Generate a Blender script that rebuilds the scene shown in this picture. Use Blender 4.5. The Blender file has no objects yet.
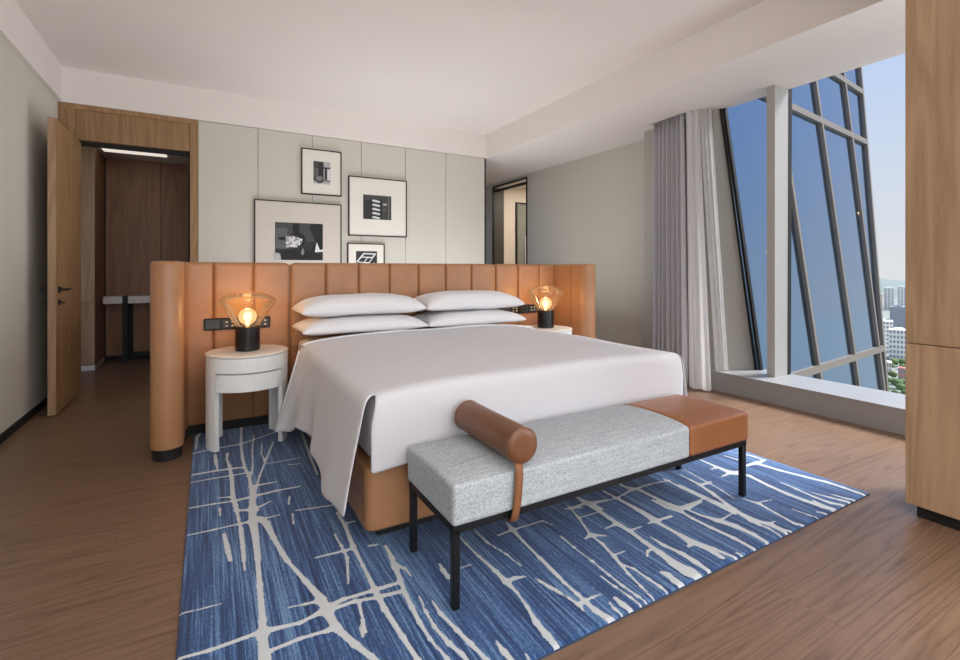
import bpy, bmesh, math, random
import numpy as np
from mathutils import Vector, Matrix, noise
random.seed(7)
SC = bpy.context.scene
COL = SC.collection
R_ = math.radians

# ------------------------------------------------------------------ camera
H = 1.2; FPX = 479.0; U0 = 480.0; V0 = 269.0
TH = math.atan2(273, 479)
FW = (math.sin(TH), math.cos(TH)); RT = (math.cos(TH), -math.sin(TH))
cam = bpy.data.cameras.new('camera'); cam_o = bpy.data.objects.new('camera', cam); COL.objects.link(cam_o)
cam.sensor_width = 36; cam.lens = 36 * FPX / 960
cam.shift_y = -(330 - V0) / 960
cam.clip_start = 0.05; cam.clip_end = 20000
cam_o.location = (0, 0, H); cam_o.rotation_euler = (math.pi / 2, 0, -TH)
SC.camera = cam_o

# ------------------------------------------------------------------ world / light / exposure
vs = SC.view_settings
SC.display_settings.display_device = 'sRGB'
vs.view_transform = 'Standard'; vs.look = 'None'; vs.gamma = 1.0; vs.use_curve_mapping = False
vs.exposure = 0.22

def lin(c):
    return tuple(((v / 255) / 12.92 if v <= 10 else (((v / 255) + 0.055) / 1.055) ** 2.4) for v in c)

w = bpy.data.worlds.new('sky'); SC.world = w; w.use_nodes = True
nt = w.node_tree; nt.nodes.clear()
wo = nt.nodes.new('ShaderNodeOutputWorld'); bg = nt.nodes.new('ShaderNodeBackground')
tc = nt.nodes.new('ShaderNodeTexCoord'); sp = nt.nodes.new('ShaderNodeSeparateXYZ'); rp = nt.nodes.new('ShaderNodeValToRGB')
nt.links.new(tc.outputs['Generated'], sp.inputs[0]); nt.links.new(sp.outputs['Z'], rp.inputs[0])
nt.links.new(rp.outputs[0], bg.inputs[0]); nt.links.new(bg.outputs[0], wo.inputs[0])
e = rp.color_ramp.elements
e[0].position = 0.0; e[0].color = (*lin((226, 225, 226)), 1)
e[1].position = 0.75; e[1].color = (*lin((160, 190, 238)), 1)
for pos, c in ((0.12, (216, 221, 232)), (0.3, (196, 212, 240))):
    k = e.new(pos); k.color = (*lin(c), 1)
bg.inputs[1].default_value = 0.9

def area(name, loc, rot, sx, sy, power, col):
    l = bpy.data.lights.new(name, 'AREA'); l.shape = 'RECTANGLE'; l.size = sx; l.size_y = sy
    l.energy = power; l.color = col
    o = bpy.data.objects.new(name, l); COL.objects.link(o); o.location = loc; o.rotation_euler = rot
    return o
# added fill light, set outside the invented window behind the camera
area('rear_fill_light', (0.9, -4.2, 1.5), (R_(108), 0, 0), 3.2, 2.1, 90, (0.94, 0.97, 1.0))
# added fill light outside the glass, brightening the room from beside the wardrobe
area('side_fill_light', (4.98, -1.75, 1.45), (0, R_(112), 0), 2.3, 4.1, 190, (0.93, 0.97, 1.0))
# added unseen fill light, thrown up at the ceiling behind the camera
area('ceiling_fill_light', (1.1, -1.6, 2.2), (R_(180), 0, 0), 3.4, 2.4, 120, (0.93, 0.96, 1.0))
# added fill light pointing up, hidden in the passage behind the free-standing headboard
area('passage_fill_light', (2.1, 5.05, 0.5), (R_(180), 0, 0), 3.4, 1.2, 40, (0.93, 0.96, 1.0))

sun = bpy.data.lights.new('sun', 'SUN'); sun.energy = 7.0; sun.angle = R_(22); sun.color = (1.0, 0.98, 0.96)
sun_o = bpy.data.objects.new('sun', sun); COL.objects.link(sun_o)
sun_o.rotation_euler = Vector((-1.0, 0.5, -1.35)).to_track_quat('-Z', 'Y').to_euler()   # hazy daylight falling in through the window band

# ------------------------------------------------------------------ materials
MATS = {}
def newmat(name):
    m = bpy.data.materials.new(name); m.use_nodes = True
    return m, m.node_tree, m.node_tree.nodes['Principled BSDF']
def N(t, typ, **kw):
    n = t.nodes.new(typ)
    for k, v in kw.items():
        if k in n.inputs: n.inputs[k].default_value = v
        else: setattr(n, k, v)
    return n
def plain(name, rgb, rough=0.6, metal=0.0, spec=0.5, bump=None, vary=None, sheen=0):
    if name in MATS: return MATS[name]
    m, t, b = newmat(name); c = (*lin(rgb), 1)
    b.inputs['Base Color'].default_value = c; b.inputs['Roughness'].default_value = rough
    b.inputs['Metallic'].default_value = metal; b.inputs['Specular IOR Level'].default_value = spec
    if sheen: b.inputs['Sheen Weight'].default_value = sheen
    tcn = None
    if vary or bump: tcn = N(t, 'ShaderNodeTexCoord')
    if vary:
        amt, sc = vary
        nz = N(t, 'ShaderNodeTexNoise', Scale=sc, Detail=5.0, Roughness=0.6)
        t.links.new(tcn.outputs['Object'], nz.inputs['Vector'])
        mx = N(t, 'ShaderNodeMix', data_type='RGBA')
        mx.inputs['A'].default_value = (*[v * (1 - amt) for v in c[:3]], 1)
        mx.inputs['B'].default_value = (*[min(1, v * (1 + amt)) for v in c[:3]], 1)
        t.links.new(nz.outputs['Fac'], mx.inputs['Factor']); t.links.new(mx.outputs['Result'], b.inputs['Base Color'])
    if bump:
        st, sc = bump
        nz = N(t, 'ShaderNodeTexNoise', Scale=sc, Detail=3.0)
        t.links.new(tcn.outputs['Object'], nz.inputs['Vector'])
        bp = N(t, 'ShaderNodeBump', Strength=st, Distance=0.002)
        t.links.new(nz.outputs['Fac'], bp.inputs['Height']); t.links.new(bp.outputs[0], b.inputs['Normal'])
    MATS[name] = m
    return m

def wood(name, dark, light, axis='x', rough=0.45, ring=9.0, rnd=True, contrast=1.0, spec=0.4, sharp=1.0, fine=7.0, dv=0.1):
    m, t, b = newmat(name); MATS[name] = m
    tcn = N(t, 'ShaderNodeTexCoord'); oi = N(t, 'ShaderNodeObjectInfo')
    mp = N(t, 'ShaderNodeMapping')
    s = {'x': (0.55, 9, 9), 'y': (9, 0.55, 9), 'z': (9, 9, 0.55)}[axis]
    mp.inputs['Scale'].default_value = s
    if rnd:
        cm = N(t, 'ShaderNodeCombineXYZ'); mu = N(t, 'ShaderNodeMath', operation='MULTIPLY'); mu.inputs[1].default_value = 37.0
        t.links.new(oi.outputs['Random'], mu.inputs[0])
        for i in range(3): t.links.new(mu.outputs[0], cm.inputs[i])
        t.links.new(cm.outputs[0], mp.inputs['Location'])
    t.links.new(tcn.outputs['Object'], mp.inputs['Vector'])
    n1 = N(t, 'ShaderNodeTexNoise', Scale=0.55, Detail=2.0, Roughness=0.5, Distortion=0.4)
    t.links.new(mp.outputs[0], n1.inputs['Vector'])
    mul = N(t, 'ShaderNodeMath', operation='MULTIPLY'); mul.inputs[1].default_value = ring
    t.links.new(n1.outputs['Fac'], mul.inputs[0])
    fr = N(t, 'ShaderNodeMath', operation='PINGPONG'); fr.inputs[1].default_value = 0.5
    t.links.new(mul.outputs[0], fr.inputs[0])
    pw = N(t, 'ShaderNodeMath', operation='MULTIPLY'); pw.inputs[1].default_value = 2.0
    t.links.new(fr.outputs[0], pw.inputs[0])
    pq = N(t, 'ShaderNodeMath', operation='POWER'); pq.inputs[1].default_value = sharp
    t.links.new(pw.outputs[0], pq.inputs[0])
    ph = N(t, 'ShaderNodeMath', operation='MULTIPLY'); ph.inputs[1].default_value = 0.5
    t.links.new(pq.outputs[0], ph.inputs[0]); fr = ph
    n2 = N(t, 'ShaderNodeTexNoise', Scale=fine, Detail=6.0, Roughness=0.7)
    t.links.new(mp.outputs[0], n2.inputs['Vector'])
    ad = N(t, 'ShaderNodeMath', operation='ADD')
    t.links.new(fr.outputs[0], ad.inputs[0]); t.links.new(n2.outputs['Fac'], ad.inputs[1])
    mr = N(t, 'ShaderNodeMapRange'); mr.inputs['From Min'].default_value = 0.45 ; mr.inputs['From Max'].default_value = 1.0
    mr.inputs['To Min'].default_value = 0.5 - 0.5 * contrast; mr.inputs['To Max'].default_value = 0.5 + 0.5 * contrast
    t.links.new(ad.outputs[0], mr.inputs['Value'])
    mx = N(t, 'ShaderNodeMix', data_type='RGBA')
    mx.inputs['A'].default_value = (*lin(dark), 1); mx.inputs['B'].default_value = (*lin(light), 1)
    t.links.new(mr.outputs[0], mx.inputs['Factor'])
    hs = N(t, 'ShaderNodeHueSaturation')
    vr = N(t, 'ShaderNodeMapRange'); vr.inputs['To Min'].default_value = 1 - dv; vr.inputs['To Max'].default_value = 1 + dv
    t.links.new(oi.outputs['Random'], vr.inputs['Value'])
    if rnd: t.links.new(vr.outputs[0], hs.inputs['Value'])
    t.links.new(mx.outputs['Result'], hs.inputs['Color']); t.links.new(hs.outputs[0], b.inputs['Base Color'])
    b.inputs['Roughness'].default_value = rough; b.inputs['Specular IOR Level'].default_value = spec
    bp = N(t, 'ShaderNodeBump', Strength=0.12, Distance=0.002)
    t.links.new(ad.outputs[0], bp.inputs['Height']); t.links.new(bp.outputs[0], b.inputs['Normal'])
    return m

def leather(name, rgb, rough=0.42):
    m, t, b = newmat(name); MATS[name] = m; c = lin(rgb)
    tcn = N(t, 'ShaderNodeTexCoord')
    n1 = N(t, 'ShaderNodeTexNoise', Scale=5.0, Detail=6.0, Roughness=0.65)
    t.links.new(tcn.outputs['Object'], n1.inputs['Vector'])
    mx = N(t, 'ShaderNodeMix', data_type='RGBA')
    mx.inputs['A'].default_value = (*[v * 0.72 for v in c], 1); mx.inputs['B'].default_value = (*[min(1, v * 1.25) for v in c], 1)
    t.links.new(n1.outputs['Fac'], mx.inputs['Factor']); t.links.new(mx.outputs['Result'], b.inputs['Base Color'])
    b.inputs['Roughness'].default_value = rough
    vo = N(t, 'ShaderNodeTexVoronoi', Scale=420.0); t.links.new(tcn.outputs['Object'], vo.inputs['Vector'])
    bp = N(t, 'ShaderNodeBump', Strength=0.12, Distance=0.001)
    t.links.new(vo.outputs['Distance'], bp.inputs['Height']); t.links.new(bp.outputs[0], b.inputs['Normal'])
    return m

def emit(name, rgb, s):
    m = bpy.data.materials.new(name); m.use_nodes = True; t = m.node_tree; t.nodes.clear()
    o = N(t, 'ShaderNodeOutputMaterial'); em = N(t, 'ShaderNodeEmission')
    em.inputs[0].default_value = (*rgb, 1); em.inputs[1].default_value = s
    t.links.new(em.outputs[0], o.inputs[0]); MATS[name] = m
    return m

def thin_glass(name, tint, gloss=0.12, rough=0.02):
    m = bpy.data.materials.new(name); m.use_nodes = True; t = m.node_tree; t.nodes.clear()
    o = N(t, 'ShaderNodeOutputMaterial'); tr = N(t, 'ShaderNodeBsdfTransparent'); gl = N(t, 'ShaderNodeBsdfGlossy')
    tr.inputs[0].default_value = (*tint, 1); gl.inputs['Roughness'].default_value = rough
    lw = N(t, 'ShaderNodeLayerWeight', Blend=0.25)
    mr = N(t, 'ShaderNodeMapRange'); mr.inputs['To Min'].default_value = gloss * 0.3; mr.inputs['To Max'].default_value = gloss * 4
    t.links.new(lw.outputs['Fresnel'], mr.inputs['Value'])
    mx = N(t, 'ShaderNodeMixShader'); t.links.new(mr.outputs[0], mx.inputs[0])
    t.links.new(tr.outputs[0], mx.inputs[1]); t.links.new(gl.outputs[0], mx.inputs[2]); t.links.new(mx.outputs[0], o.inputs[0])
    MATS[name] = m
    return m

M_CEIL = plain('ceiling_paint', (230, 223, 218), 0.9, vary=(0.02, 1.5))
M_WALLP = plain('wall_fabric', (203, 199, 189), 0.95, vary=(0.03, 40), bump=(0.25, 500))
M_WALLG = plain('wall_grey', (192, 187, 176), 0.9, vary=(0.02, 30), bump=(0.15, 400))
M_BLACK = plain('black_metal', (20, 20, 22), 0.45, 0.3)
M_BLACKM = plain('black_matt', (14, 13, 13), 0.7)
M_FLOOR = wood('floor_oak', (90, 67, 51), (134, 106, 85), 'x', 0.33, 20, True, 0.8, 0.5, 0.4, 9.0, 0.045)
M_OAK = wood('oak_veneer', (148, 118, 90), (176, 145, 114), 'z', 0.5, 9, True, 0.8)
M_OAKD = wood('oak_door', (136, 102, 68), (164, 128, 90), 'z', 0.5, 9, True, 0.8)
M_HALL = wood('hall_walnut', (128, 92, 70), (152, 112, 86), 'z', 0.5, 8, True, 0.8)
M_LEATH = leather('tan_leather', (172, 124, 86), 0.40)
M_LEATH2 = leather('bench_leather', (146, 92, 56), 0.36)
M_COTTON = plain('white_cotton', (206, 205, 210), 0.85, vary=(0.015, 6), bump=(0.06, 900), sheen=0.15)
M_PILLOW = plain('pillow_cotton', (234, 233, 236), 0.85, bump=(0.05, 900), sheen=0.15)
M_STAND = plain('white_lacquer', (236, 238, 238), 0.5, vary=(0.015, 10))
M_STANDT = plain('white_oak_top', (228, 222, 214), 0.45, vary=(0.03, 16))
M_MARBLEB = plain('black_marble', (22, 21, 22), 0.22, vary=(0.6, 22))
M_MARBLEW = plain('white_marble', (214, 206, 200), 0.3, vary=(0.08, 9))
M_SILL = plain('sill_stone', (150, 149, 148), 0.42, vary=(0.05, 8))
M_SILLT = plain('sill_top', (146, 146, 147), 0.38, vary=(0.03, 8))
M_FIN = plain('painted_aluminium', (172, 170, 167), 0.5)
M_REVEAL = plain('reveal_paint', (170, 168, 162), 0.85)
M_CURT = plain('curtain_grey', (184, 181, 186), 0.9, bump=(0.2, 600))
def cloth_tr(name, rgb, k):
    m = bpy.data.materials.new(name); m.use_nodes = True; t = m.node_tree; t.nodes.clear(); MATS[name] = m
    o = N(t, 'ShaderNodeOutputMaterial'); d = N(t, 'ShaderNodeBsdfDiffuse'); tr = N(t, 'ShaderNodeBsdfTranslucent'); mx = N(t, 'ShaderNodeMixShader')
    d.inputs[0].default_value = (*lin(rgb), 1); tr.inputs[0].default_value = (*lin(rgb), 1); mx.inputs[0].default_value = k
    t.links.new(d.outputs[0], mx.inputs[1]); t.links.new(tr.outputs[0], mx.inputs[2]); t.links.new(mx.outputs[0], o.inputs[0])
    return m
M_SHEER = cloth_tr('sheer_white', (250, 250, 250), 0.7)
M_LIN = cloth_tr('curtain_lining', (246, 246, 248), 0.5)
M_GLASS = thin_glass('window_glass', (0.93, 0.96, 0.98), 0.02)
M_AMBER = thin_glass('amber_glass', (1.0, 0.90, 0.74), 0.2)
def amber_body(m):
    t = m.node_tree; o = [n for n in t.nodes if n.type == 'OUTPUT_MATERIAL'][0]; src = o.inputs[0].links[0].from_socket
    tl = N(t, 'ShaderNodeBsdfTranslucent'); tl.inputs[0].default_value = (*lin((255, 214, 160)), 1)
    mx = N(t, 'ShaderNodeMixShader'); mx.inputs[0].default_value = 0.05
    t.links.new(src, mx.inputs[1]); t.links.new(tl.outputs[0], mx.inputs[2]); t.links.new(mx.outputs[0], o.inputs[0])
amber_body(M_AMBER)
M_BULB = emit('bulb_glow', (1.0, 0.62, 0.28), 9.0)
def glow_globe():
    m = thin_glass('globe_glass', (1.0, 0.9, 0.75), 0.15); t = m.node_tree
    o = [n for n in t.nodes if n.type == 'OUTPUT_MATERIAL'][0]; src = o.inputs[0].links[0].from_socket
    em = N(t, 'ShaderNodeEmission'); em.inputs[0].default_value = (1.0, 0.66, 0.36, 1); em.inputs[1].default_value = 1.15
    mx = N(t, 'ShaderNodeMixShader'); mx.inputs[0].default_value = 0.55
    t.links.new(src, mx.inputs[1]); t.links.new(em.outputs[0], mx.inputs[2]); t.links.new(mx.outputs[0], o.inputs[0])
    return m
M_GLOBE = glow_globe()      # frosted lamp globe, lit from inside
M_MULL = plain('facade_mullion', (126, 116, 106), 0.5, 0.2)
M_WHITEMAT = plain('picture_mat', (226, 222, 212), 0.9)
M_GREYMAT = plain('picture_mat_grey', (204, 196, 186), 0.9)

def facade_glass():
    m, t, b = newmat('facade_glass'); MATS['facade_glass'] = m
    b.inputs['Base Color'].default_value = (*lin((118, 148, 182)), 1)
    b.inputs['Metallic'].default_value = 1.0; b.inputs['Roughness'].default_value = 0.1
    return m
M_FAC = facade_glass()

def tweed():
    m, t, b = newmat('tweed'); MATS['tweed'] = m
    tcn = N(t, 'ShaderNodeTexCoord')
    mp = N(t, 'ShaderNodeMapping'); mp.inputs['Rotation'].default_value = (R_(45), R_(45), R_(45)); t.links.new(tcn.outputs['Object'], mp.inputs['Vector'])
    ck = N(t, 'ShaderNodeTexVoronoi', Scale=340.0); t.links.new(mp.outputs[0], ck.inputs['Vector'])
    n1 = N(t, 'ShaderNodeTexNoise', Scale=26.0, Detail=6.0); 
    mp2 = N(t, 'ShaderNodeMapping'); mp2.inputs['Scale'].default_value = (0.3, 3, 3); t.links.new(tcn.outputs['Object'], mp2.inputs['Vector'])
    t.links.new(mp2.outputs[0], n1.inputs['Vector'])
    cr = N(t, 'ShaderNodeSeparateColor'); t.links.new(ck.outputs['Color'], cr.inputs[0])
    ad = N(t, 'ShaderNodeMath', operation='MULTIPLY_ADD'); ad.inputs[1].default_value = 0.75
    t.links.new(cr.outputs[0], ad.inputs[0])
    sb = N(t, 'ShaderNodeMath', operation='MULTIPLY_ADD'); sb.inputs[1].default_value = 0.6; sb.inputs[2].default_value = -0.2
    t.links.new(n1.outputs['Fac'], sb.inputs[0]); t.links.new(sb.outputs[0], ad.inputs[2])
    mx = N(t, 'ShaderNodeMix', data_type='RGBA')
    mx.inputs['A'].default_value = (*lin((132, 142, 151)), 1); mx.inputs['B'].default_value = (*lin((206, 210, 212)), 1)
    t.links.new(ad.outputs[0], mx.inputs['Factor']); t.links.new(mx.outputs['Result'], b.inputs['Base Color'])
    b.inputs['Roughness'].default_value = 0.95
    bp = N(t, 'ShaderNodeBump', Strength=0.4, Distance=0.002); t.links.new(ck.outputs['Distance'], bp.inputs['Height'])
    t.links.new(bp.outputs[0], b.inputs['Normal'])
    return m
M_TWEED = tweed()

# ------------------------------------------------------------------ builders
def worldloc(o):
    v = Vector((0, 0, 0))
    while o is not None: v += Vector(o.location); o = o.parent
    return v
def tag(o, label=None, cat=None, group=None, kind=None):
    if label: o['label'] = label
    if cat: o['category'] = cat
    if group: o['group'] = group
    if kind: o['kind'] = kind
    return o
def thing(name, loc, label, cat, group=None):
    o = bpy.data.objects.new(name, None); COL.objects.link(o); o.location = loc; o.empty_display_size = 0.1
    return tag(o, label, cat, group)
def mesh(name, vs_, fs, mat, parent=None, smooth=False, auto=None):
    """vs_ are world coordinates"""
    vs_ = [Vector(v) for v in vs_]
    if parent is not None: org = worldloc(parent); loc = Vector((0, 0, 0))
    else:
        mn = Vector((min(v[i] for v in vs_) for i in range(3))); mxv = Vector((max(v[i] for v in vs_) for i in range(3)))
        org = Vector(((mn.x + mxv.x) / 2, (mn.y + mxv.y) / 2, mn.z)); loc = org
    me = bpy.data.meshes.new(name)
    me.from_pydata([tuple(v - org) for v in vs_], [], fs); me.update()
    mats = mat if isinstance(mat, (list, tuple)) else [mat]
    for m in mats: me.materials.append(m)
    if smooth: me.polygons.foreach_set('use_smooth', [True] * len(me.polygons))
    o = bpy.data.objects.new(name, me); COL.objects.link(o); o.parent = parent; o.location = loc
    if auto is not None: me.set_sharp_from_angle(angle=R_(auto))
    return o
def from_bm(name, bm, mat, parent=None, smooth=False, auto=None):
    bm.verts.ensure_lookup_table(); bm.verts.index_update()
    v = [tuple(x.co) for x in bm.verts]; f = [[x.index for x in q.verts] for q in bm.faces]
    bm.free()
    return mesh(name, v, f, mat, parent, smooth, auto)
def box(name, x0, x1, y0, y1, z0, z1, mat, parent=None, bev=0.0, seg=2):
    bm = bmesh.new()
    bmesh.ops.create_cube(bm, size=1)
    for v in bm.verts:
        v.co = Vector((x0 if v.co.x < 0 else x1, y0 if v.co.y < 0 else y1, z0 if v.co.z < 0 else z1))
    if bev: bmesh.ops.bevel(bm, geom=bm.edges[:], offset=bev, segments=seg, affect='EDGES', profile=0.5)
    return from_bm(name, bm, mat, parent, bool(bev), 40 if bev else None)
def prism(name, poly, z0, z1, mat, parent=None, bev=0.0, seg=3, smooth=False, top=None, bevtop=True):
    """extrude plan polygon; optional different top polygon"""
    n = len(poly); top = top or poly
    vs_ = [(x, y, z0) for x, y in poly] + [(x, y, z1) for x, y in top]
    fs = [list(range(n))[::-1], list(range(n, 2 * n))] + [[i, (i + 1) % n, n + (i + 1) % n, n + i] for i in range(n)]
    bm = bmesh.new(); bv = [bm.verts.new(v) for v in vs_]
    for f in fs: bm.faces.new([bv[i] for i in f])
    bmesh.ops.recalc_face_normals(bm, faces=bm.faces[:])
    if bev:
        bm.edges.ensure_lookup_table()
        ed = [e_ for e_ in bm.edges if abs(e_.verts[0].co.z - e_.verts[1].co.z) < 1e-6 and (e_.verts[0].co.z > (z0 + z1) / 2 or not bevtop)]
        bmesh.ops.bevel(bm, geom=ed, offset=bev, segments=seg, affect='EDGES', profile=0.5)
    return from_bm(name, bm, mat, parent, smooth or bool(bev), 35)
def lathe(name, prof, c, mat, parent=None, n=48, closed=False, auto=35):
    vs_ = []; fs = []
    for r, z in prof:
        for k in range(n):
            a = 2 * math.pi * k / n; vs_.append((c[0] + r * math.cos(a), c[1] + r * math.sin(a), c[2] + z))
    m = len(prof)
    for i in range(m - 1):
        for k in range(n):
            k2 = (k + 1) % n; fs.append([i * n + k, i * n + k2, (i + 1) * n + k2, (i + 1) * n + k])
    if not closed:
        if prof[0][0] > 1e-4: fs.append(list(range(n))[::-1])
        if prof[-1][0] > 1e-4: fs.append(list(range((m - 1) * n, m * n)))
    return mesh(name, vs_, fs, mat, parent, True, auto)
def bar(name, a, b, wx, wy, mat, parent=None, ux=None):
    a = Vector(a); b = Vector(b); d = (b - a).normalized()
    ref = Vector(ux) if ux else (Vector((0, 0, 1)) if abs(d.z) < 0.9 else Vector((1, 0, 0)))
    s = ref - d * ref.dot(d); s.normalize(); t_ = d.cross(s)
    vs_ = []
    for p in (a, b):
        for i, j in ((-1, -1), (1, -1), (1, 1), (-1, 1)): vs_.append(p + s * (i * wx / 2) + t_ * (j * wy / 2))
    fs = [[3, 2, 1, 0], [4, 5, 6, 7]] + [[i, (i + 1) % 4, 4 + (i + 1) % 4, 4 + i] for i in range(4)]
    return mesh(name, vs_, fs, mat, parent)
def tube(name, pts, r, mat, parent=None, n=8):
    pts = [Vector(p) for p in pts]; vs_ = []; fs = []
    for i, p in enumerate(pts):
        d = (pts[min(i + 1, len(pts) - 1)] - pts[max(i - 1, 0)]).normalized()
        ref = Vector((0, 0, 1)) if abs(d.z) < 0.9 else Vector((1, 0, 0))
        s = (ref - d * ref.dot(d)).normalized(); t_ = d.cross(s)
        for k in range(n):
            a = 2 * math.pi * k / n; vs_.append(p + s * (r * math.cos(a)) + t_ * (r * math.sin(a)))
    for i in range(len(pts) - 1):
        for k in range(n):
            k2 = (k + 1) % n; fs.append([i * n + k, i * n + k2, (i + 1) * n + k2, (i + 1) * n + k])
    fs.append(list(range(n))[::-1]); fs.append(list(range((len(pts) - 1) * n, len(pts) * n)))
    return mesh(name, vs_, fs, mat, parent, True, 50)
def grid(name, P, mat, parent=None, thick=0.0, sub=0):
    """P: 2-D list of points"""
    nr = len(P); nc = len(P[0]); vs_ = [q for row in P for q in row]
    fs = [[i * nc + j, i * nc + j + 1, (i + 1) * nc + j + 1, (i + 1) * nc + j] for i in range(nr - 1) for j in range(nc - 1)]
    o = mesh(name, vs_, fs, mat, parent, True)
    if thick:
        s = o.modifiers.new('thickness', 'SOLIDIFY'); s.thickness = thick; s.offset = 0
    if sub:
        s = o.modifiers.new('smooth', 'SUBSURF'); s.levels = sub; s.render_levels = sub
    return o
def copy_tree(o, parent=None):
    c = o.copy(); COL.objects.link(c); c.parent = parent
    for ch in list(o.children): copy_tree(ch, c)
    return c
def rrect(x0, x1, y0, y1, r, n=6):
    out = []
    for cx, cy, a0 in ((x1 - r, y0 + r, -90), (x1 - r, y1 - r, 0), (x0 + r, y1 - r, 90), (x0 + r, y0 + r, 180)):
        for k in range(n + 1):
            a = R_(a0 + 90 * k / n); out.append((cx + r * math.cos(a), cy + r * math.sin(a)))
    return out
def fl(u, v, z=0.0):
    d = (H - z) * FPX / (v - V0); r = (u - U0) / FPX * d
    return d * FW[0] + r * RT[0], d * FW[1] + r * RT[1]
def S(o): o['kind'] = 'structure'; return o

XL = -1.24; YW = 5.99; ZS = 2.80; ZC = 3.14; XR = 4.70; YB = -4.0
# ------------------------------------------------------------------ floor: subfloor + planks
floor = S(box('floor', -2.2, 5.2, YB - 0.1, 8.75, -0.12, -0.012, M_BLACKM))
PW, PL = 0.22, 2.2
pm = {}
def plank_mesh(L):
    L = round(L, 3)
    if L not in pm:
        o = box('plank', 0, L - 0.0007, 0, PW - 0.0007, -0.012, 0, M_FLOOR)
        me = o.data
        me.transform(Matrix.Translation(o.location)); bpy.data.objects.remove(o); pm[L] = me
    return pm[L]
row = 0; y = YB - 0.05
FXL, FXR = -2.1, 5.1
while y < 8.7:
    x = FXL - [0.0, 0.95, 0.45, 1.4][row % 4]
    while x < FXR:
        a = max(x, FXL); b_ = min(x + PL, FXR)
        if b_ - a > 0.05:
            keep = not (y > 6.3 and 0.8 < (a + b_) / 2 < 3.2)
            if keep:
                o = bpy.data.objects.new('plank', plank_mesh(b_ - a)); COL.objects.link(o); o.parent = floor
                o.location = Vector((a, y, 0)) - Vector(floor.location)
        x += PL
    y += PW; row += 1

# ------------------------------------------------------------------ ceiling, bulkheads, soffit
S(box('ceiling', XL - 0.15, 3.52, YB - 0.1, YW + 0.15, ZC, ZC + 0.2, M_CEIL))
S(box('trim_1', XL, 3.52, YW - 0.025, YW + 0.15, ZS + 0.004, ZC, M_CEIL))           # white band above headboard wall
S(box('trim_2', XL, XL + 0.035, YB, YW - 0.025, ZS + 0.01, ZC, M_CEIL))               # white band along left wall
S(prism('ceiling_window_soffit', [(3.5, YB), (4.5, YB), (4.5, 3.5), (4.85, 3.5), (4.85, 8.6), (3.5, 8.6)], ZS, 3.4, M_CEIL))
# ------------------------------------------------------------------ left wall
wl = S(box('wall_left', XL - 0.15, XL, YB, YW + 0.15, 0, ZC, M_WALLP))
S(box('baseboard_left', XL, XL + 0.012, YB, YW, 0, 0.06, M_BLACKM))
# ------------------------------------------------------------------ headboard wall with fabric panels
wb = S(box('wall_headboard', -0.084, 3.5, YW + 0.012, YW + 0.15, 0, ZS + 0.1, plain('wall_joint', (150, 146, 138), 0.9)))
ed = [-0.084, 0.504, 1.10, 1.69, 2.28, 2.87, 3.495]
for a, b_ in zip(ed, ed[1:]):
    box('fabric_panel', a + 0.0022, b_ - 0.0022, YW, YW + 0.02, 0.0, ZS, M_WALLP, wb, 0.003, 1)
S(box('trim_3', 3.488, 3.506, YW - 0.008, YW + 0.16, 0, ZS, M_BLACK))
# ------------------------------------------------------------------ door set
dj = S(bpy.data.objects.new('door_1', None)); COL.objects.link(dj); dj.location = (-0.65, YW, 0)
box('jamb', -0.158, -0.084, YW - 0.012, YW + 0.16, 0, 2.7545, M_OAKD, dj, 0.002, 1)
box('jamb', XL + 0.002, -1.11, YW - 0.012, YW + 0.16, 0, 2.7545, M_OAKD, dj, 0.002, 1)
box('head_rail', XL + 0.002, -0.084, YW - 0.012, YW + 0.1, 2.755, 2.803, M_OAKD, dj)
box('header_panel', -1.11, -0.158, YW - 0.004, YW + 0.16, 2.46, 2.755, M_OAKD, dj, 0.002, 1)
box('door_stop', -1.11, -0.158, YW + 0.04, YW + 0.1, 2.42, 2.46, M_BLACKM, dj)  # matt black here stands for the shadow under the lintel
box('door_stop', -0.175, -0.158, YW + 0.05, YW + 0.08, 0, 2.42, M_BLACKM, dj)
box('lit_edge', -1.118, -1.067, 5.086, 5.0905, 0.014, 2.428, M_OAK, dj)  # lighter veneer paints in the light falling on the leaf edge
lf = box('door_leaf', -1.12, -1.065, 5.09, YW - 0.015, 0.012, 2.43, M_OAKD, dj, 0.003, 1)
for sx in (-1, 1):
    fx = -1.12 if sx < 0 else -1.065
    hd = prism('handle', [(fx, 5.14), (fx + sx * 0.012, 5.14), (fx + sx * 0.012, 5.19), (fx, 5.19)], 1.005, 1.055, M_BLACK, lf)
    bar('lever', (fx + sx * 0.01, 5.165, 1.03), (fx + sx * 0.06, 5.165, 1.03), 0.018, 0.018, M_BLACK, lf)
    bar('lever', (fx + sx * 0.05, 5.165, 1.03), (fx + sx * 0.05, 5.29, 1.03), 0.018, 0.018, M_BLACK, lf)
    box('lock_rose', min(fx, fx + sx * 0.012), max(fx, fx + sx * 0.012), 5.14, 5.19, 0.90, 0.945, M_BLACK, lf, 0.004, 1)
    bar('thumb_turn', (fx + sx * 0.01, 5.165, 0.922), (fx + sx * 0.04, 5.165, 0.922), 0.012, 0.03, M_BLACK, lf)
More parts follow.
